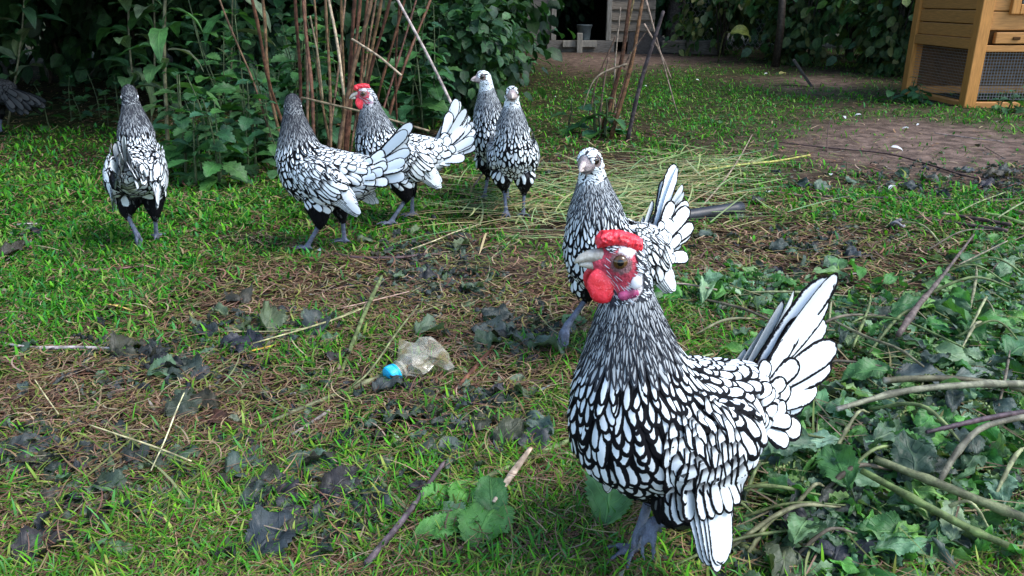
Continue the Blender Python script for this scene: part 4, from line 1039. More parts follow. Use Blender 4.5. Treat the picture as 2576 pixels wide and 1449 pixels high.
def coop():
    p = P(2424, 271); r = empty('chicken_coop', (p.x, p.y, gzf(p.x, p.y)))
    tag(r, 'orange stained wooden chicken coop with mesh run below', 'chicken coop')
    D, Wd, H = .68, 1.25, 1.05; s_ = .058
    # left face runs away along +y at x = 0; front face runs along +x at y = 0
    for x, y in ((0, 0), (0, D - s_), (Wd - s_, 0), (Wd - s_, D - s_)):
        bx(r, 'post', 'coop_v', [(x, x + s_, y, y + s_, -.01, H)], b=.003)
    bx(r, 'side_rail', 'coop_h', [(.004, .050, s_, D - s_, .272, .322), (.006, .048, s_, D - s_, -.01, .02)], b=.002)
    bx(r, 'front_rail', 'coop_h', [(s_, Wd - s_, .004, .050, .262, .292), (s_, Wd - s_, .006, .048, -.01, .022)], b=.002)
    bx(r, 'side_board', 'coop_h', [(.012, .030, s_, D - s_, .324 + k * .066, .324 + k * .066 + .0615) for k in range(11)], b=.003)
    bx(r, 'front_board', 'coop_h', [(s_, Wd - s_, .012, .030, .362 + k * .088, .362 + k * .088 + .0835) for k in range(8)], b=.003)
    bx(r, 'lining', 'under', [(.032, .040, s_, D - s_, .324, H - .02), (s_, Wd - s_, .032, .040, .300, H - .02), (.04, Wd - .04, .06, D - .04, .300, .312)], b=0)
    dr = bx(r, 'drawer', 'coop_h', [(s_ + .035, Wd - s_ - .03, .002, .028, .300, .352)], b=.003)
    k = bx(dr, 'handle', 'groove', [(s_ + .115, s_ + .150, -.006, .001, .318, .332)], b=.002)
    w0, w1, z0, z1 = .135, .42, .435, .70
    wf = bx(r, 'window', 'coop_v', [(w0, w0 + .04, -.012, .011, z0, z1), (w1 - .04, w1, -.012, .011, z0, z1), (w0 + .041, w1 - .041, -.012, .011, z0, z0 + .045), (w0 + .041, w1 - .041, -.012, .011, z1 - .04, z1), ((w0 + w1) / 2 - .012, (w0 + w1) / 2 + .012, -.010, .011, z0 + .046, z1 - .041)], b=.003)
    bx(wf, 'pane', 'dark', [(w0 + .03, w1 - .03, .006, .0105, z0 + .03, z1 - .03)], b=0)
    def mesh_grid(u0, u1, v0, v1, f, st_=.0145, th=.0021):
        a = Acc()
        for u in np.arange(u0, u1, st_): a.add([f(u, v0, 0), f(u + th, v0, 0), f(u + th, v1, 0), f(u, v1, 0)], [(0, 1, 2, 3)])
        for v in np.arange(v0, v1, st_): a.add([f(u0, v, 1), f(u1, v, 1), f(u1, v + th, 1), f(u0, v + th, 1)], [(0, 1, 2, 3)])
        return a.mesh('wire_mesh', M['wire'], False)
    link('wire_mesh', mesh_grid(s_, D - s_, .03, .275, lambda u, v, k_: (.022 + .0006 * k_, u, v)), r)
    link('wire_mesh', mesh_grid(s_, Wd - s_, .035, .265, lambda u, v, k_: (u, .022 + .0006 * k_, v)), r)
    link('wire_mesh', mesh_grid(w0 + .03, w1 - .03, z0 + .03, z1 - .03, lambda u, v, k_: (u, .002 + .0006 * k_, v), .012, .0012), wf)
    bx(r, 'shade_backing', 'under', [(.06, Wd - .06, D - .03, D - .015, .02, H)], b=0)  # dark sheet added so the run behind the mesh looks shaded
    bx(r, 'back_rail', 'coop_h', [(s_, Wd - s_, D - .052, D - .006, .0, .04)], b=.002)
    # sloping roof
    V = [(-.06, -.08, H + .02), (Wd + .06, -.08, H + .02), (Wd + .06, D + .08, H + .20), (-.06, D + .08, H + .20), (-.06, -.08, H + .04), (Wd + .06, -.08, H + .04), (Wd + .06, D + .08, H + .22), (-.06, D + .08, H + .22)]
    link('roof', Acc().add(V, [(0, 3, 2, 1), (4, 5, 6, 7), (0, 1, 5, 4), (2, 3, 7, 6), (1, 2, 6, 5), (3, 0, 4, 7)]).mesh('roof', M['felt'], False), r)
coop()

# ------------------------------------------------------------------ canes and sapling
def stick(name, label, pts, rad, col, cat='stick', n=8, lift=None, nodes=0, flat=1.0, tip=None, tipf=.06, group=None, seed=0, jit=.12):
    """a stick through world points"""
    rng = np.random.default_rng(seed + int(abs(pts[0][0]) * 9999) % 9973)
    o = Vector(pts[0]); c = curve_pts([Vector(p) - o for p in pts], 16)
    if nodes == 0 and len(pts) > 2: pass
    rd = np.interp(np.linspace(0, 1, 16), np.linspace(0, 1, len(rad)), rad) if np.ndim(rad) else np.full(16, rad)
    for k in range(nodes): rd[min(15, 1 + int(14 * (k + .5) / nodes))] *= 1.28
    V, Fq = tube_vf(c, rd, n, flat, jit=jit, rng=rng)
    C = np.tile(np.array(col, float), (len(V), 1)) * (1 + .15 * rng.normal(size=(len(V), 1)))
    if tip is not None:
        k = max(2, int(18 * tipf)) * n; C[:k] = tip
    ob = link(name, Acc().add(V, Fq, Col=C).mesh(name, M['stem']), None, o)
    tag(ob, label, cat, group); return ob
def canes():
    rng = np.random.default_rng(8)
    dat = [  # (x0, y0) foot px, (x1, y1) upper px, radius, label
        (752, 395, 632, -10, .0075, 'outermost brown cane leaning over the low nettle patch'), (724, 400, 660, -10, .0075, 'knobbly cane rising behind the dark headed hen'),
        (750, 380, 742, -10, .008, 'straight red brown cane behind the dark headed hen'), (772, 395, 766, -10, .007, 'slim cane with a dry side shoot hanging off it'),
        (790, 400, 765, 30, .0085, 'grey brown cane in front of the red brown one'), (832, 395, 818, -10, .007, 'tan cane standing in the middle of the clump'),
        (866, 385, 895, -40, .009, 'thick striped cane just behind the rooster beak'), (845, 400, 940, -20, .0095, 'thick striped cane crossing the middle of the clump'),
        (872, 380, 908, -20, .0085, 'striped cane behind the rooster head'), (900, 370, 962, -15, .009, 'leaning striped cane above the rooster comb'),
        (905, 360, 985, -15, .008, 'dark cane fanning out above the rooster comb'), (880, 372, 948, -15, .006, 'thin cane squeezed between the striped ones'),
        (960, 330, 1090, -20, .0085, 'brown cane leaning far out above the rooster back'), (860, 390, 858, -15, .006, 'thin upright cane near the rooster beak'),
        (1000, 330, 1005, -20, .005, 'thin red brown twig hanging behind the rooster back')]
    dat += [(700, 392, 560, 20, .005, 'bent thin cane at the outer side of the clump'), (915, 372, 1010, 30, .006, 'forked cane behind the rooster shoulder'), (838, 385, 790, -10, .0055, 'thin cane leaning back into the clump'),
            (935, 350, 1050, -10, .006, 'slim cane leaning out behind the rooster'), (820, 380, 870, -15, .006, 'thin grey cane in the heart of the clump'), (895, 380, 925, -15, .007, 'ribbed cane beside the rooster beak')]
    for k, (x0, y0, x1, y1, r, lab) in enumerate(dat):
        y0 += 22
        a = G(x0, y0); b = Q(x1, y1, a.y + .12 * rng.normal()); b2 = a + (b - a) * 1.9
        m = a.lerp(b, .5) + Vector((rng.normal() * .008, rng.normal() * .02, 0))
        stick('cane', lab, [a, m, b, b2], (r * .66, r * .60, r * .54, r * .36), [(.13, .060, .035), (.17, .105, .055), (.095, .042, .028), (.14, .085, .05)][k % 4], 'cane', 8, nodes=6, group='bare canes', seed=k)
    for k, (x0, y0, x1, y1, dy, r, c, lab) in enumerate([(995, -10, 1175, 345, 0, .0045, (.42, .36, .34), 'bleached dry stem slanting down past the leaning cane'), (758, 245, 1080, 330, -.02, .0035, (.20, .16, .10), 'thin dry twig slanting behind the rooster head'),
            (885, 98, 1010, 190, 0, .0035, (.34, .28, .2), 'short bleached twig caught in the canes'), (825, -10, 865, 240, .02, .0045, (.40, .32, .22), 'pale straight stem among the canes'), (1260, 370, 1190, 470, 0, .003, (.2, .15, .12), 'thin twig behind the rooster tail'),
            (780, 40, 812, 250, 0, .003, (.15, .12, .07), 'drooping dry flower spike on the slim cane')]):
        Y = 2.45 + dy
        if lab.startswith('thin twig behind the rooster tail'): Y = 2.2
        stick('twig', lab, [Q(x0, y0, Y), Q((x0 + x1) / 2 + 4, (y0 + y1) / 2 - 3, Y - .05), Q(x1, y1, Y - .08)], r, c, 'twig', 6, seed=50 + k)
    # sapling stems: one plant, its stems are parts
    b0 = G(1545, 345); r = empty('sapling', b0); tag(r, 'thin many stemmed sapling with bare reddish stems on the lawn', 'sapling')
    for k, (x0, y0, x1, y1, rad, c) in enumerate([(1512, 340, 1590, -30, .0095, (.10, .045, .025)), (1535, 350, 1622, -30, .0085, (.14, .07, .03)), (1578, 352, 1665, 40, .009, (.07, .055, .06)), (1530, 330, 1600, -30, .005, (.22, .17, .08)),
            (1480, 300, 1545, 100, .0045, (.11, .07, .05)), (1508, 320, 1530, 150, .005, (.12, .08, .06)), (1550, 330, 1560, 30, .004, (.24, .2, .16)), (1530, 330, 1590, 140, .004, (.10, .05, .04))]):
        a = G(x0, y0); b = Q(x1, y1, a.y + .06 * rng.normal()); top = a + (b - a) * (1.5 if y1 < 0 else 1.0)
        pts = curve_pts([a - b0, (a.lerp(b, .5) - b0) + Vector((rng.normal() * .01, 0, 0)), b - b0, top - b0 + Vector((.001, 0, .002))], 16)
        V, Fq = tube_vf(pts, np.linspace(rad, rad * .55, 16), 7, jit=.14, rng=rng)
        link('stem', Acc().add(V, Fq, Col=np.array(c)).mesh('stem', M['stem']), r)
    for k, (p, c) in enumerate([([(1625, 0), (1655, 110), (1705, 290)], (.25, .19, .15)), ([(1620, 60), (1660, 130), (1690, 200)], (.24, .18, .14)), ([(1577, 160), (1500, 195), (1465, 275)], (.26, .21, .15)), ([(1570, 170), (1590, 130), (1640, 60)], (.1, .07, .05))]):
        pts = curve_pts([Q(x, y, b0.y - .05) - b0 for x, y in p], 14)
        V, Fq = tube_vf(pts, np.linspace(.0045, .0018, 14), 6, jit=.1, rng=rng); link('twig', Acc().add(V, Fq, Col=np.array(c)).mesh('twig', M['stem']), r)
canes()

# ------------------------------------------------------------------ cut nettles, wilted leaves, hay
WILT = [(.060, .090, .070), (.085, .125, .092), (.032, .036, .042), (.062, .075, .072), (.095, .145, .085), (.05, .05, .036), (.035, .05, .045)]
FRESH = [(.070, .22, .050), (.115, .29, .065), (.055, .17, .05), (.19, .32, .19), (.11, .22, .12), (.05, .11, .055), (.06, .09, .07), (.16, .28, .11)]
def pile_h(px, py):
    """height of the heap of cut nettles over the view"""
    h = .050 * blob(px, py, 2420, 1000, 330, 260) + .038 * blob(px, py, 2200, 1250, 320, 220) + .030 * blob(px, py, 2520, 680, 120, 110) + .026 * blob(px, py, 1900, 740, 230, 60) + .024 * blob(px, py, 2250, 900, 260, 120)
    return np.clip(h - .006, 0, 1) * .62
def scatter(rng, n, zones):
    k = rng.choice(len(zones), n, p=np.array([z[4] for z in zones]) / sum(z[4] for z in zones))
    z = np.array(zones)[k]
    return z[:, 0] + z[:, 2] * rng.normal(0, .62, n), z[:, 1] + z[:, 3] * rng.normal(0, .62, n)
def litter():
    rng = np.random.default_rng(91)
    # the mass of cut nettles at the side: leaves and thin stalks nobody could count
    def mass(name, label, zones, n, cols, ls, crump, layer=1.0, up=.55, curl=(.2, 1.5)):
        px, py = scatter(rng, n, zones); ok = (py < 1620) & (py > 360) & (px < 2800); px, py = px[ok], py[ok]; n = len(px)
        x, y = unproject_np(px, py); h = pile_h(px, py) * rng.random(n) ** .6 * layer
        a = rng.random(n) * 6.283; el = rng.normal(0, .35, n)
        fw = np.stack([np.cos(a) * np.cos(el), np.sin(a) * np.cos(el), np.sin(el)], 1); nm = np.array([0, 0, 1.0]) + rng.normal(0, up, (n, 3))
        L = ls * (.55 + .7 * rng.random(n))
        V, Fq, C, uv = leaf_batch(rng, np.stack([x, y, gz(x, y) + .004 + h], 1), fw, nm, L, L * (.36 + .26 * rng.random(n)), pick(rng, n, cols, .3), curl=curl[0] + (curl[1] - curl[0]) * rng.random(n), fold=rng.normal(.25, .3, n), crump=crump * (.5 + rng.random(n)), teeth=.15, ns=13)
        tag(link(name, np_mesh(name, V, Fq, M['leaf'], {'Col': C, 'Fuv': uv})), label, 'leaf litter', kind='stuff')
    RZ = [(1880, 740, 200, 55, 1.0), (2180, 830, 250, 80, 1.3), (2420, 880, 200, 110, 1.6), (2350, 1060, 260, 110, 2.2), (2250, 1230, 260, 130, 2.6), (2100, 1340, 200, 110, 1.6), (2500, 700, 80, 90, .7), (2460, 1300, 160, 130, 1.2), (1980, 1130, 90, 120, .7), (1790, 760, 120, 40, .4)]
    mass('cut_nettle_leaves', 'heap of cut green nettle leaves wilting beside the front rooster', RZ, 3000, FRESH, .033, .045, 1.0, .75)
    mass('nettle_scraps', 'small torn scraps of nettle leaf in the heap', RZ, 2600, FRESH + [(.12, .09, .05), (.16, .19, .06)], .018, .07)
    DZ = [(1080, 640, 110, 40, 1.0), (1110, 720, 150, 50, 1.6), (700, 830, 130, 35, 1.0), (1210, 1040, 120, 60, 1.0), (780, 1340, 140, 90, 1.2), (60, 1130, 60, 80, .7), (1320, 840, 90, 55, .9), (2000, 600, 200, 50, .5), (2330, 460, 260, 45, 1.3), (900, 1000, 300, 120, .5), (300, 950, 260, 90, .5), (1380, 420, 140, 40, .3), (2080, 640, 120, 40, .4), (2540, 470, 60, 50, .5), (1750, 1100, 130, 200, .6), (1900, 1400, 200, 80, .8), (60, 610, 60, 30, .3), (200, 1250, 200, 120, .9), (550, 1150, 200, 120, .7), (1000, 1150, 200, 120, .6), (480, 900, 160, 60, .6), (1290, 850, 90, 60, .6)]
    mass('wilted_scraps', 'dark wilted leaf scraps strewn over the grass', DZ, 3400, WILT, .026, .085, curl=(.2, 2.2))
    # flower strings of the nettles: tiny pale green beads on threads
    A = Acc(); px, py = scatter(rng, 70, RZ); x, y = unproject_np(px, py)
    for k in range(len(px)):
        p = np.array([x[k], y[k], gzf(x[k], y[k]) + .008 + float(pile_h(px[k:k + 1], py[k:k + 1])[0])]); d = np.array([rng.normal(), rng.normal(), .2 * rng.normal()]); d /= np.linalg.norm(d)
        for j in range(8):
            V, Fq = sphere_vf(p + d * .0032 * j + rng.normal(0, .0012, 3), .0013 + .0007 * rng.random(), None, 6, 5); A.add(V, Fq, Col=np.array((.20, .27, .10)) * (.8 + .4 * rng.random()))
    tag(link('nettle_flowers', A.mesh('nettle_flowers', M['stem'])), 'tiny pale green flower strings among the cut nettles', 'flowers', kind='stuff')
    # thin stalks
    px, py = scatter(rng, 900, RZ + [(1300, 800, 700, 260, 4.0), (700, 1150, 600, 250, 3.0), (2100, 560, 420, 130, 2.5)])
    ok = (py > 330) & (py < 1650); px, py = px[ok], py[ok]; x, y = unproject_np(px, py); n = len(x)
    V, Fq, C = ribbons(np.stack([x, y, gz(x, y) + .004 + pile_h(px, py) * rng.random(n)], 1), rng.random(n) * 6.283, .05 + .10 * rng.random(n), .0016 + .0014 * rng.random(n), R(1) + R(10) * rng.random(n), R(12) * rng.random(n), rng.normal(0, .35, n), pick(rng, n, [(.16, .19, .07), (.12, .085, .06), (.22, .22, .11), (.25, .20, .13), (.10, .13, .05)], .3), 6)
    tag(link('dry_stalks', np_mesh('dry_stalks', V, Fq, M['blade'], {'Col': C})), 'thin loose stalks strewn over the yard', 'stalks', kind='stuff')
    # hay
    HZ = [(1560, 470, 170, 45, 1.6), (1700, 460, 140, 45, 1.4), (1330, 540, 150, 45, 1.0), (1600, 540, 200, 45, 1.2), (1210, 520, 90, 60, .5), (1800, 430, 90, 30, .6)]
    px, py = scatter(rng, 820, HZ); x, y = unproject_np(px, py); n = len(x)
    V, Fq, C = ribbons(np.stack([x, y, gz(x, y) + .006 + .035 * rng.random(n) ** 2], 1), rng.normal(.25, .75, n) + np.pi * rng.integers(0, 2, n), .07 + .16 * rng.random(n), .0026 + .0030 * rng.random(n), R(-1) + R(13) * rng.random(n), R(16) * rng.random(n), rng.normal(0, .35, n), pick(rng, n, [(.27, .38, .17), (.34, .42, .19), (.42, .42, .21), (.20, .32, .15), (.46, .40, .20), (.26, .19, .10)], .25), 6)
    tag(link('cut_hay', np_mesh('cut_hay', V, Fq, M['blade'], {'Col': C})), 'strewn pale green cut hay around the two middle hens', 'hay', kind='stuff')
    # single leaves that show: (px, py, length m, width ratio, heading deg in the picture plane, tilt, colour, label)
    def leaf(name, label, px, py, L, wr, ang, tilt, col, up=.006, curl=.6, fold=.25, cr=.03, group=None, roll=0.0, teeth=.085):
        p = G(px, py); a = R(ang)
        fw = np.array([[math.cos(a) * math.cos(R(tilt)), math.sin(a) * math.cos(R(tilt)), math.sin(R(tilt))]])
        nm = np.array([[0, -.25, 1.0]]) + np.array([[math.sin(roll), 0, 0]])
        V, Fq, C, uv = leaf_batch(rng, np.zeros((1, 3)), fw, nm, np.array([L]), np.array([L * wr]), np.array([col]), curl=curl, fold=fold, crump=cr, teeth=teeth, ns=33, wide=9)
        o = link(name, np_mesh(name, V, Fq, M['leaf'], {'Col': C, 'Fuv': uv}), None, p + Vector((0, 0, up + float(pile_h(np.array([px]), np.array([py]))[0]))))
        tag(o, label, 'leaf', group)
    for a in [(715, 1172, .075, .5, -8, 6, (.075, .125, .095), 'large grey green leaf lying folded in the near grass'), (335, 1185, .06, .55, 100, 14, (.035, .045, .04), 'dark toothed leaf under a pale grass stalk'),
              (640, 1415, .075, .75, 60, 20, (.036, .048, .056), 'big blue grey wilted leaf at the near edge of the grass'), (800, 1265, .05, .6, -20, 10, (.020, .024, .036), 'blackish blue shrivelled leaf above the wilted heap'),
              (890, 1120, .034, .9, 160, 10, (.012, .015, .02), 'small black leaf tucked behind the large grey green leaf'), (1110, 1165, .045, .9, 40, 12, (.055, .075, .066), 'crumpled grey leaf between the green stem and the front rooster'),
              (20, 1150, .065, .6, 20, 12, (.045, .055, .055), 'blue grey leaf at the edge of the picture among dry grass'), (50, 1440, .07, .7, 70, 14, (.034, .032, .034), 'brownish black leaf in the near corner'),
              (1150, 1300, .055, .7, 70, 12, (.11, .30, .06), 'bright green leaf at the top of the fresh bunch in front'), (1040, 1375, .075, .42, 24, 12, (.12, .32, .07), 'long bright green leaf folded along its rib in front'),
              (1190, 1400, .08, .7, 70, 16, (.10, .26, .06), 'broad fresh leaf standing up at the near edge'), (1160, 1350, .05, .8, 130, 10, (.14, .24, .13), 'pale underside of a fresh leaf in the bunch'), (1060, 1300, .06, .7, 40, 8, (.10, .28, .06), 'fresh leaf lying behind the long folded one'),
              (1240, 1330, .06, .6, 95, 30, (.055, .15, .045), 'fresh leaf rolled along its rib near the rooster foot'), (1520, 1350, .095, .55, 74, 42, (.09, .22, .075), 'tall soft green leaf standing beside the rooster leg'), (30, 1420, .05, .8, 10, 8, (.05, .06, .05), 'grey leaf half under the near grass'),
              (1960, 1060, .058, .95, 10, 14, (.045, .14, .04), 'glossy green toothed leaf under the rooster tail'), (1960, 1095, .026, .9, 80, 25, (.10, .26, .04), 'small yellow green leaf below the glossy one'), (1890, 1170, .06, .5, -70, 6, (.075, .125, .10), 'blue green leaf pointing away from the rooster wing'),
              (2045, 1215, .065, .45, -10, 8, (.085, .135, .11), 'slim grey green leaf with fine teeth in the cut nettles'), (1975, 1275, .05, .5, 30, 18, (.10, .20, .05), 'bent yellow green leaf in front of the cut nettles'), (2040, 1330, .10, .5, 10, 6, (.055, .065, .055), 'large dull leaf showing its pale ribs near the picture edge'),
              (2090, 1449, .09, .7, 60, 8, (.034, .04, .05), 'big blue black leaf at the near edge'), (2290, 1300, .075, .62, 80, 55, (.035, .07, .045), 'drooping dark nettle tip hanging off a stem'), (2240, 1010, .075, .55, -15, 10, (.06, .085, .085), 'blue grey toothed leaf on the cut stems'),
              (2480, 1080, .06, .62, -70, 6, (.045, .075, .068), 'dark blue green leaf hanging over the thick stem'), (2390, 1020, .06, .35, 6, 8, (.14, .19, .16), 'pale narrow leaf seen from below'), (2520, 960, .07, .75, 30, 14, (.04, .13, .045), 'broad green leaf at the picture edge'),
              (2100, 690, .05, .8, 60, 24, (.07, .17, .06), 'pair of light green leaves on the brown thatch'), (1760, 600, .05, .6, 30, 8, (.085, .12, .10), 'pale leaf lying against the black pipe'), (2440, 700, .05, .8, 80, 30, (.045, .12, .045), 'green leaf on the light green stem'),
              (1420, 830, .05, .8, 40, 14, (.06, .15, .06), 'green leaf on the wilted sprig beside the bottle'), (545, 860, .06, .6, 150, 16, (.030, .04, .042), 'dark curled leaf arching over the dry grass'), (690, 800, .05, .5, 10, 8, (.03, .038, .042), 'flat dark leaf under the pale straws'),
              (480, 970, .05, .6, 40, 10, (.045, .05, .052), 'grey leaf with a white straw stuck through it'), (850, 920, .045, .9, 100, 14, (.05, .045, .045), 'shrivelled purple grey leaf by the diagonal stem'), (570, 1075, .05, .6, 150, 12, (.075, .036, .024), 'red brown dead leaf in the near grass'), (1960, 190, .06, .7, 20, 20, (.32, .30, .10), 'yellowed leaf lying at the foot of the post')]:
        px, py, L, wr, an, ti, co, lab = a
        leaf('leaf', lab, px, py, L, wr, an, ti, co, cr=.03 + (.03 if sum(co) < .19 else 0), curl=.5 + (.7 if sum(co) < .19 else .2))
    for k in range(110):
        z = DZ[rng.choice(len(DZ), p=np.array([q[4] for q in DZ]) / sum(q[4] for q in DZ))]
        px, py = z[0] + z[2] * rng.normal() * .7, z[1] + z[3] * rng.normal() * .7
        if py > 1440 or not (0 < px < 2576): continue
        leaf('wilted_leaf', 'dark wilted nettle leaf crumpled on the grass', px, py, .038 + .04 * rng.random(), .5 + .3 * rng.random(), 360 * rng.random(), 25 * rng.random(), pick(rng, 1, WILT, .25)[0], up=.008, curl=.4 + 1.6 * rng.random(), cr=.065, fold=rng.normal(.15, .3), group='wilted leaves on the grass', roll=rng.normal() * .5)
    for k in range(90):
        z = RZ[rng.choice(len(RZ), p=np.array([q[4] for q in RZ]) / sum(q[4] for q in RZ))]
        px, py = z[0] + z[2] * rng.normal() * .8, z[1] + z[3] * rng.normal() * .8
        if py > 1449 or not (1650 < px < 2576): continue
        leaf('nettle_leaf', 'toothed nettle leaf lying on top of the cut heap', px, py, .040 + .036 * rng.random(), .42 + .2 * rng.random(), 360 * rng.random(), 30 * rng.random() - 5, pick(rng, 1, FRESH, .25)[0], up=.012, curl=.3 + .9 * rng.random(), cr=.045, fold=rng.normal(.3, .3), group='leaves on top of the nettle heap', roll=rng.normal() * .6)
litter()

def sticks():
    def S_(label, pts, r, col, name='stick', up=.008, ups=None, **k):
        w_ = []
        for i, (x, y) in enumerate(pts):
            h = float(pile_h(np.array([x]), np.array([y]))[0]); u = (ups[i] if ups else up)
            w_.append(G(x, y) + Vector((0, 0, h + u)))
        col = tuple(c_ * (.78 if pts[0][0] > 1650 and pts[0][1] > 640 else 1) for c_ in col)
        return stick(name, label, w_, np.array(r) * .00066 if np.ndim(r) else r * .00066, col, k.pop('cat', 'stick'), seed=len(bpy.data.objects), **k)
    GR, GG, BR, DK, PA, RD = (.13, .175, .065), (.15, .165, .10), (.15, .105, .08), (.05, .033, .032), (.36, .33, .30), (.17, .075, .045)
    S_('mottled brown flat stick in the grass before the walking hen', [(122, 694), (250, 690), (390, 674)], (5, 7, 4), (.16, .09, .08), flat=.5)
    S_('bleached grey white stick lying in the grass', [(12, 876), (90, 889), (200, 890), (335, 892)], (2.5, 4, 4.5, 2.5), (.44, .40, .40))
    S_('short dry yellow husk in the grass', [(272, 783), (300, 789), (336, 800)], (2.5, 4.5, 1), (.48, .34, .10), name='husk', cat='husk', flat=.4)
    S_('dry orange yellow husk leaf beside the pale straws', [(612, 908), (650, 896), (705, 884)], (1.5, 5, 1.5), (.55, .36, .06), name='husk', cat='husk', flat=.3)
    S_('thick green grey stem with its cut end by the blue cap', [(1022, 936), (890, 985), (775, 1035), (655, 1084)], (6, 5.5, 4.5, 3.2), (.15, .165, .085), tip=(.40, .40, .30), nodes=2)
    S_('straight green stem leaning diagonally over the dry grass', [(962, 732), (915, 830), (855, 950)], (4.5, 5, 4), GR, ups=(.03, .02, .004), nodes=2)
    S_('thin green stem crossing the blue bottle cap', [(1056, 836), (1000, 905), (930, 965), (865, 1000)], (1.6, 2.4, 2, 1.5), (.19, .22, .10), ups=(.045, .04, .02, .008))
    S_('red brown stripped stick near the bottle', [(1243, 884), (1190, 945), (1138, 1006)], (3.5, 5, 4), RD, tip=(.42, .28, .2))
    S_('grey weathered stick behind the large grey green leaf', [(830, 1048), (785, 1078), (735, 1107)], (3.2, 3.6, 2.6), (.24, .22, .20))
    S_('purple grey stick pointing into the near edge', [(1118, 1194), (1062, 1275), (1010, 1350), (925, 1449)], (3.6, 4, 4.6, 5), (.15, .115, .13), up=.014)
    S_('short green stem leaning on the purple grey stick', [(950, 1214), (990, 1265), (1032, 1312)], (3.6, 4.2, 3.8), (.14, .20, .09))
    S_('green stem running under the front rooster', [(1467, 1106), (1380, 1150), (1260, 1210), (1160, 1258)], (4, 4.8, 4.6, 3.6), (.17, .23, .09), nodes=2)
    S_('split piece of pale wood with a red brown core', [(1335, 1168), (1290, 1235), (1242, 1306)], (4, 7, 3), (.50, .40, .30), flat=.55, tip=(.5, .3, .2), up=.018)
    S_('jointed stem passing behind the rooster leg', [(1330, 1124), (1410, 1150), (1520, 1200), (1600, 1226)], (2.4, 3, 3, 2.6), (.20, .20, .11), nodes=3)
    S_('thick cut stem with its pale split side turned up', [(2090, 1130), (2250, 1105), (2430, 1083), (2600, 1056)], (4.5, 6, 6.5, 7), (.24, .25, .17), up=.03, tip=(.62, .58, .48), nodes=2)
    S_('thick green stem crossing the near corner', [(2180, 1272), (2344, 1320), (2477, 1353), (2620, 1392)], (5.5, 7, 7, 7), (.15, .175, .085), up=.03, nodes=2)
    S_('long bright green stem in the near corner', [(2148, 1294), (2300, 1362), (2420, 1406), (2520, 1440)], (4.8, 5.8, 5.8, 5), (.15, .22, .07), up=.028, nodes=2)
    S_('branching stem rising from the thick green stem', [(2340, 1316), (2380, 1268), (2440, 1218), (2548, 1172), (2620, 1150)], (4.5, 5, 5, 4.6, 4), (.17, .17, .12), ups=(.03, .04, .045, .045, .045), nodes=2)
    S_('purple stem above the branching stem', [(2303, 1224), (2403, 1194), (2490, 1160), (2600, 1126)], (3, 4.4, 4.8, 4.8), (.10, .07, .085), up=.035)
    S_('dull grey green stem with a hollow cut end', [(2206, 1048), (2300, 1052), (2420, 1054), (2560, 1060)], (6.5, 6.5, 6, 6), (.14, .14, .08), up=.02, tip=(.42, .38, .30), tipf=.12)
    S_('long brown nettle stalk lying over the heap', [(2240, 955), (2290, 872), (2324, 814), (2366, 752), (2438, 648)], (6.5, 7, 5.6, 4.6, 2.6), (.15, .115, .10), up=.035, nodes=4)
    S_('slim stalk at the upper end of the heap', [(2396, 742), (2455, 713), (2517, 684)], (2, 2.6, 2), (.26, .24, .16), up=.04)
    S_('short dark brown stick in the thatch near the heap', [(2300, 558), (2410, 580), (2530, 603)], (5, 6.5, 7), (.075, .048, .048))
    S_('dark stick with a pale broken end', [(2369, 551), (2450, 566), (2540, 584)], (4.5, 6.5, 6.5), (.085, .055, .05), tip=(.48, .36, .25), tipf=.26)
    S_('light green stem sticking out of the nettle heap', [(2462, 604), (2520, 624), (2610, 652)], (4.5, 5, 5), (.25, .36, .12), up=.05, nodes=2)
    S_('brown stick end at the edge of the picture', [(2512, 538), (2560, 548), (2640, 566)], (4.5, 7, 7), (.12, .075, .055))
    S_('side shoot crossing the two dark sticks', [(2400, 595), (2450, 568), (2517, 540)], (2, 2.4, 2), (.19, .24, .10), up=.05)
    S_('side shoot rising at the edge of the heap', [(2490, 640), (2535, 600), (2590, 560)], (2.4, 2.6, 2.4), (.22, .28, .13), up=.06)
    S_('yellow green reed stem on the hay', [(1770, 458), (1860, 444), (1950, 430), (2034, 416)], (4.5, 5.2, 5, 4.5), (.34, .34, .08), up=.035, tip=(.5, .48, .2), nodes=1)
    S_('pale dry stick leaning up out of the hay', [(1755, 540), (1816, 485), (1858, 430), (1888, 382)], (3.6, 3.8, 3.2, 2.4), (.28, .22, .16), ups=(.01, .03, .045, .06))
    S_('long thin dark stalk curving across the lawn', [(1950, 362), (2080, 375), (2229, 392), (2336, 421), (2420, 445), (2506, 464)], (3, 4.2, 4.4, 4.4, 4.2, 3.6), (.085, .055, .05))
    S_('broken pale brown stalk on the thatch', [(1934, 487), (2010, 500), (2080, 512), (2200, 540)], (5, 4, 3.6, 3), (.24, .16, .11), tip=(.45, .36, .27))
    S_('thin blackish stalk behind the broken pale one', [(2070, 503), (2200, 505), (2346, 508)], (3, 3.2, 3), (.05, .038, .042))
    S_('dark stalk fragment further along the lawn', [(2360, 510), (2440, 512), (2576, 510)], (2.4, 2.8, 2.6), (.07, .05, .05))
    S_('thin dark twig bowed upright on the bare soil', [(2080, 380), (2079, 357), (2094, 341), (2124, 334)], (2.2, 2.4, 2, 1.5), (.06, .035, .03), name='twig', cat='twig', ups=(0, .055, .085, .09))
    S_('grey thin stick on the far bare soil', [(2350, 339), (2420, 350), (2520, 362)], (2.2, 3, 2.4), (.24, .21, .2))
    S_('short tan stick at the picture edge on bare soil', [(2475, 375), (2500, 388), (2525, 405)], (3.2, 3, 2.6), (.27, .2, .15))
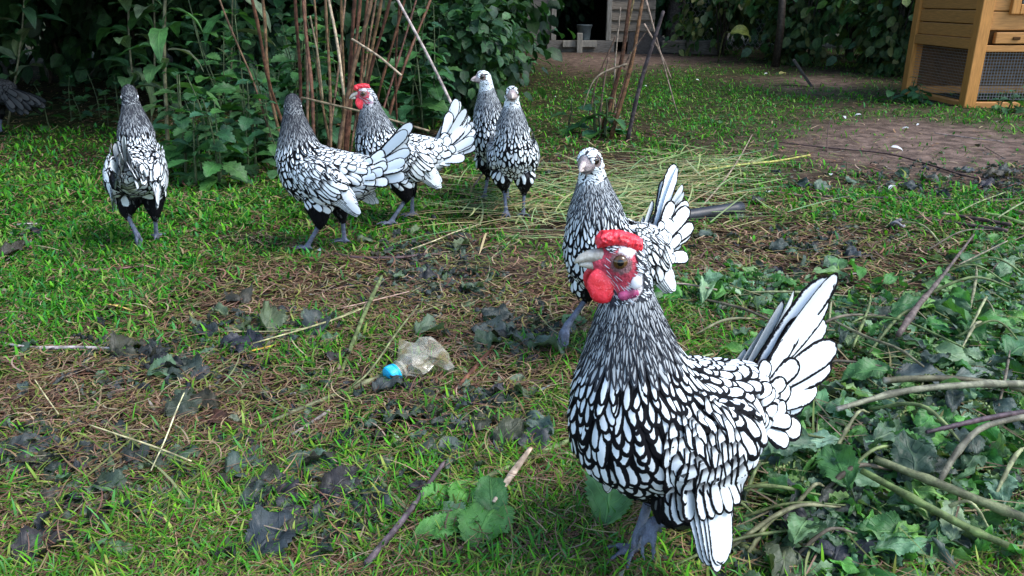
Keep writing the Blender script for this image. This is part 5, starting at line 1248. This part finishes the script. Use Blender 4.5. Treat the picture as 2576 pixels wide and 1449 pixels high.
    S_('curved dark stick behind the bare patch of thatch', [(842, 650), (900, 660), (1000, 657), (1060, 648), (1113, 645)], (3, 5, 5, 4.6, 3), (.085, .055, .06))
    S_('pale straw bent across the wilted leaves', [(1020, 648), (1090, 622), (1140, 598), (1205, 574)], (1.6, 2, 2, 1.4), (.46, .42, .26), up=.015)
    S_('greenish straw bent down beside the bent pale one', [(1150, 565), (1168, 600), (1190, 640)], (1.8, 2, 1.5), (.30, .33, .16), up=.015)
    S_('brown twig near the black pipe', [(2170, 605), (2192, 632), (2222, 660)], (2.2, 2.6, 2), (.22, .15, .12), tip=(.5, .42, .36))
    S_('pale stick piece behind the rooster neck', [(1640, 742), (1720, 752), (1800, 768)], (2.6, 3, 2.4), (.34, .27, .22), up=.02)
    S_('red brown twig at the tall tail feather', [(1790, 640), (1805, 668), (1822, 690)], (2, 2.6, 2.4), (.14, .065, .06), name='twig', cat='twig')
    S_('bundle of pale straws meeting by the diagonal stem', [(640, 900), (760, 866), (860, 830), (930, 800)], (1.5, 2.2, 2.2, 1.5), (.36, .36, .18), up=.02)
    S_('pale straw lying under the diagonal stem', [(560, 862), (700, 862), (800, 845), (905, 800)], (1.5, 1.8, 1.8, 1.4), (.30, .30, .16), up=.015)
    S_('pinkish straw behind the diagonal stem', [(860, 800), (950, 775), (1030, 752)], (1.6, 1.8, 1.4), (.36, .25, .20), up=.015)
    S_('white straw standing over the near grass', [(475, 1060), (455, 1110), (425, 1165), (385, 1215)], (1.1, 1.3, 1.3, 1), (.62, .62, .36), ups=(.04, .04, .03, .015))
    S_('long yellow green straw over the dark toothed leaf', [(235, 1120), (310, 1150), (400, 1180), (490, 1215)], (1, 1.5, 1.6, 1.2), (.50, .46, .25), up=.028)
    S_('short yellow straw at the dry patch', [(100, 1010), (128, 1050), (158, 1092)], (1, 1.3, 1.1), (.52, .48, .26), up=.03)
    S_('flat pale brown stick across the grass by the heap edge', [(1880, 1290), (1800, 1200), (1760, 1150)], (5, 6, 5), (.19, .16, .12), up=.004)
    S_('green stem running under the rooster wing', [(1760, 1330), (1850, 1385), (1960, 1440)], (4, 4.6, 4.4), (.16, .19, .08), up=.01)
    S_('green stem beside the rooster tail', [(1620, 962), (1720, 945), (1790, 925)], (3, 3.4, 3), (.19, .25, .10), up=.02)
    S_('short bleached piece of stick among far grass', [(45, 573), (70, 572), (95, 571)], (3, 4, 3), (.40, .38, .36))
    S_('slim green stalk in the heap under the tail', [(1850, 1130), (1940, 1075), (2010, 1040)], (3, 3.4, 3), (.17, .20, .09), up=.02)
    S_('stalk with pale side leaves in the cut nettles', [(2080, 870), (2160, 935), (2240, 985), (2300, 1040)], (2.4, 3, 2.8, 2.2), (.24, .23, .14), up=.03, nodes=2)
    S_('arched light green stalk in the cut nettles', [(2130, 890), (2170, 880), (2260, 910), (2400, 990)], (2, 2.6, 2.6, 2), (.18, .26, .09), up=.03)
    rng = np.random.default_rng(17)
    for k in range(46):
        z = ((2300, 900, 230, 120), (2300, 1150, 260, 160), (2150, 1330, 240, 90), (2450, 750, 90, 100), (1850, 1250, 120, 140), (2000, 820, 160, 60))[k % 6]
        x, y = z[0] + z[2] * rng.normal() * .7, z[1] + z[3] * rng.normal() * .7
        if not (1660 < x < 2560 and 600 < y < 1440): continue
        a = rng.normal(.35, .9); l_ = (90 + 170 * rng.random()) * (.5 + y / 1449)
        pts = [(x + l_ * t * math.cos(a) + 14 * rng.normal() * (t > 0), y - l_ * t * math.sin(a) * .55 + 8 * rng.normal() * (t > 0)) for t in (-.5, 0, .5)]
        S_('thin cut nettle stalk tangled in the heap', pts, (1.6 + 2.0 * rng.random(), 2.2 + 2 * rng.random(), 1.4), [(.20, .27, .10), (.26, .27, .15), (.16, .14, .10), (.30, .33, .17), (.14, .19, .07)][k % 5], name='nettle_stalk', cat='stalk', ups=(.008, .02 + .02 * rng.random(), .012), group='thin stalks of the nettle heap', nodes=2)
    # black pipe
    p = curve_pts([G(1690, 566) + Vector((0, 0, .014)), G(1770, 556) + Vector((0, 0, .017)), G(1862, 543) + Vector((0, 0, .018))], 12)
    V, Fq = tube_vf(p, .0165, 16); Vi, Fi = tube_vf([p[-1] + (p[-2] - p[-1]) * .6, p[-1] + (p[-1] - p[-2]) * .02], .0125, 16)
    a = Acc().add(V - np.array(p[0]), Fq).add(Vi - np.array(p[0]), Fi, 1)
    tag(link('pipe', a.mesh('pipe', [M['pipe'], M['dark']]), None, p[0]), 'black plastic pipe lying behind the two nearest birds', 'pipe')
    # small curled grey ring
    c = G(2256, 578); V, Fq = tube_vf([c + Vector((.013 * math.cos(t), .013 * math.sin(t), .012 + .006 * math.sin(t * 2))) for t in np.linspace(.6, 6.0, 18)], np.linspace(.006, .004, 18), 9, .7)
    tag(link('curled_strip', Acc().add(V - np.array(c), Fq, Col=np.array((.25, .25, .27))).mesh('curled_strip', M['stem']), None, c), 'small curled grey strip on the brown thatch', 'strip')
    # white down feathers and chips
    rng = np.random.default_rng(3)
    for x, y, l in ((1272, 197, .03), (1300, 205, .02), (1627, 220, .035), (2240, 382, .045), (1750, 205, .03), (1930, 190, .03), (2285, 328, .035), (2310, 320, .02), (1395, 245, .015), (2120, 300, .03), (2165, 296, .03), (1560, 300, .02), (1930, 495, .03), (2090, 445, .03), (2250, 475, .035), (808, 648, .018)):
        c = G(x, y); n = 1; a = rng.random() * 6.28
        V, Fq, C, uv = leaf_batch(rng, np.zeros((1, 3)), np.array([[math.cos(a), math.sin(a), .15]]), np.array([[.2 * rng.normal(), -.4, 1.0]]), np.array([l]), np.array([l * .4]), np.array([(.62, .64, .66)]), curl=1.3, fold=.2, crump=.02, teeth=0, ns=9)
        tag(link('fallen_feather', np_mesh('fallen_feather', V, Fq, M['blade'], {'Col': C}), None, c + Vector((0, 0, .012))), 'small white fallen feather on the ground', 'feather', 'fallen white feathers')
M['pipe'] = mat_plain('black_pipe', (.016, .018, .022), .42, .4, .4, 50, .0006)
sticks()

# ------------------------------------------------------------------ broken bottle with blue cap
def bottle():
    n = N('clouded_film', .12, .6)
    dirt = n.noise(26, 5, .65); sp_ = n.noise(120, 3, .6)
    n.base(n.mix(n.ramp(dirt, .42, .66), (.66, .64, .54), (.20, .16, .07)))
    n.put(n.b.inputs['Alpha'], n.ramp(n.math('ADD', n.math('MULTIPLY', dirt, .75), n.math('MULTIPLY', sp_, .25)), .36, .64, .16, .58))
    n.bump(n.noise(60, 3), .002, .6)
    cap = mat_plain('blue_cap', (.01, .40, .66), .35, .4, .15, 200)
    ink = mat_plain('cap_print', (.004, .035, .16), .4, .3, .1, 200)
    p = G(990, 965) + Vector((0, 0, .015)); e = G(1100, 925) + Vector((0, 0, .026)); ax = (e - p).normalized()
    r = empty('bottle', p); tag(r, 'crushed cloudy plastic bottle neck with a bright blue cap', 'bottle')
    Mx = ax.to_track_quat('Z', 'Y').to_matrix()
    def lathe(rr, zz, nn, mat_i, acc, wob=0.0, fl=1.0):
        th = np.linspace(0, 6.2832, nn, endpoint=False); V = []
        for i, (a, z) in enumerate(zip(rr, zz)):
            for t in th:
                k = 1 + wob * noise.noise(Vector((math.cos(t) * 1.3, math.sin(t) * 1.3, z * 38))) * min(1, i / 4)
                V.append(tuple(Mx @ Vector((a * k * math.cos(t), fl * a * k * math.sin(t), z))))
        Fq = [(i * nn + j, i * nn + (j + 1) % nn, (i + 1) * nn + (j + 1) % nn, (i + 1) * nn + j) for i in range(len(rr) - 1) for j in range(nn)]
        acc.add(V, Fq, mat_i)
    a = Acc(); lathe([.0005, .0135, .0150, .0155, .0155, .0148, .0135], [-.0105, -.0105, -.0095, -.008, .006, .0072, .0072], 40, 0, a)
    for k in range(40):
        t = k * 6.2832 / 40
        q = [Mx @ Vector((rr * math.cos(t + d), rr * math.sin(t + d), z)) for rr, d, z in ((.0156, -.03, -.0075), (.0164, 0, -.0075), (.0164, 0, .002), (.0156, -.03, .002), (.0156, .03, -.0075), (.0156, .03, .002))]
        a.add([tuple(v) for v in q], [(0, 1, 2, 3), (1, 4, 5, 2)], 0)
    lathe([.01566, .01566], [.0033, .0039], 40, 1, a)
    for q in range(len(a.V)): a.V[q] = a.V[q] * .86
    link('cap', a.mesh('cap', [cap, ink]), r)
    a = Acc(); lathe([.0118, .0120, .0120, .0150, .0152, .0125, .0128], [.006, .0075, .0105, .0108, .0122, .0125, .016], 28, 0, a); link('neck', a.mesh('neck', n.m), r)
    a = Acc(); zz = np.array([.016, .026, .036, .047, .058, .068, .076]); lathe([.0128, .029, .034, .036, .037, .036, .034], zz, 13, 0, a, 1.15, .58)
    q = a.V[0]; a.V[0] = q + np.random.default_rng(6).normal(0, .0024, q.shape) * (np.linalg.norm(q - q[0], axis=1) > .02)[:, None]
    o = a.mesh('body', n.m, False); 
    link('body', o, r)
bottle()

# yellowed leaf lit at the far shrubs
def far_leaf():
    rng = np.random.default_rng(2); p = Q(1838, 82, 6.9)
    V, Fq, C, uv = leaf_batch(rng, np.zeros((1, 3)), np.array([[1, -.1, .2]]), np.array([[0, -.8, 1.0]]), np.array([.27]), np.array([.12]), np.array([(.22, .25, .05)]), curl=2.2, fold=.2, crump=.02, teeth=.03, ns=17)
    e = empty('yellowed_leaf', p); tag(e, 'large yellowed leaf drooping in front of the dark shrubs', 'leaf')
    link('blade', np_mesh('blade', V, Fq, M['leaf'], {'Col': C, 'Fuv': uv}), e)
    V, Fq = tube_vf(curve_pts([(0, 0, 0), (-.04, .05, -.02), (-.06, .1, -p.z)], 8), .005, 6); link('stalk', Acc().add(V, Fq, Col=np.array((.10, .12, .04))).mesh('stalk', M['stem']), e)
far_leaf()
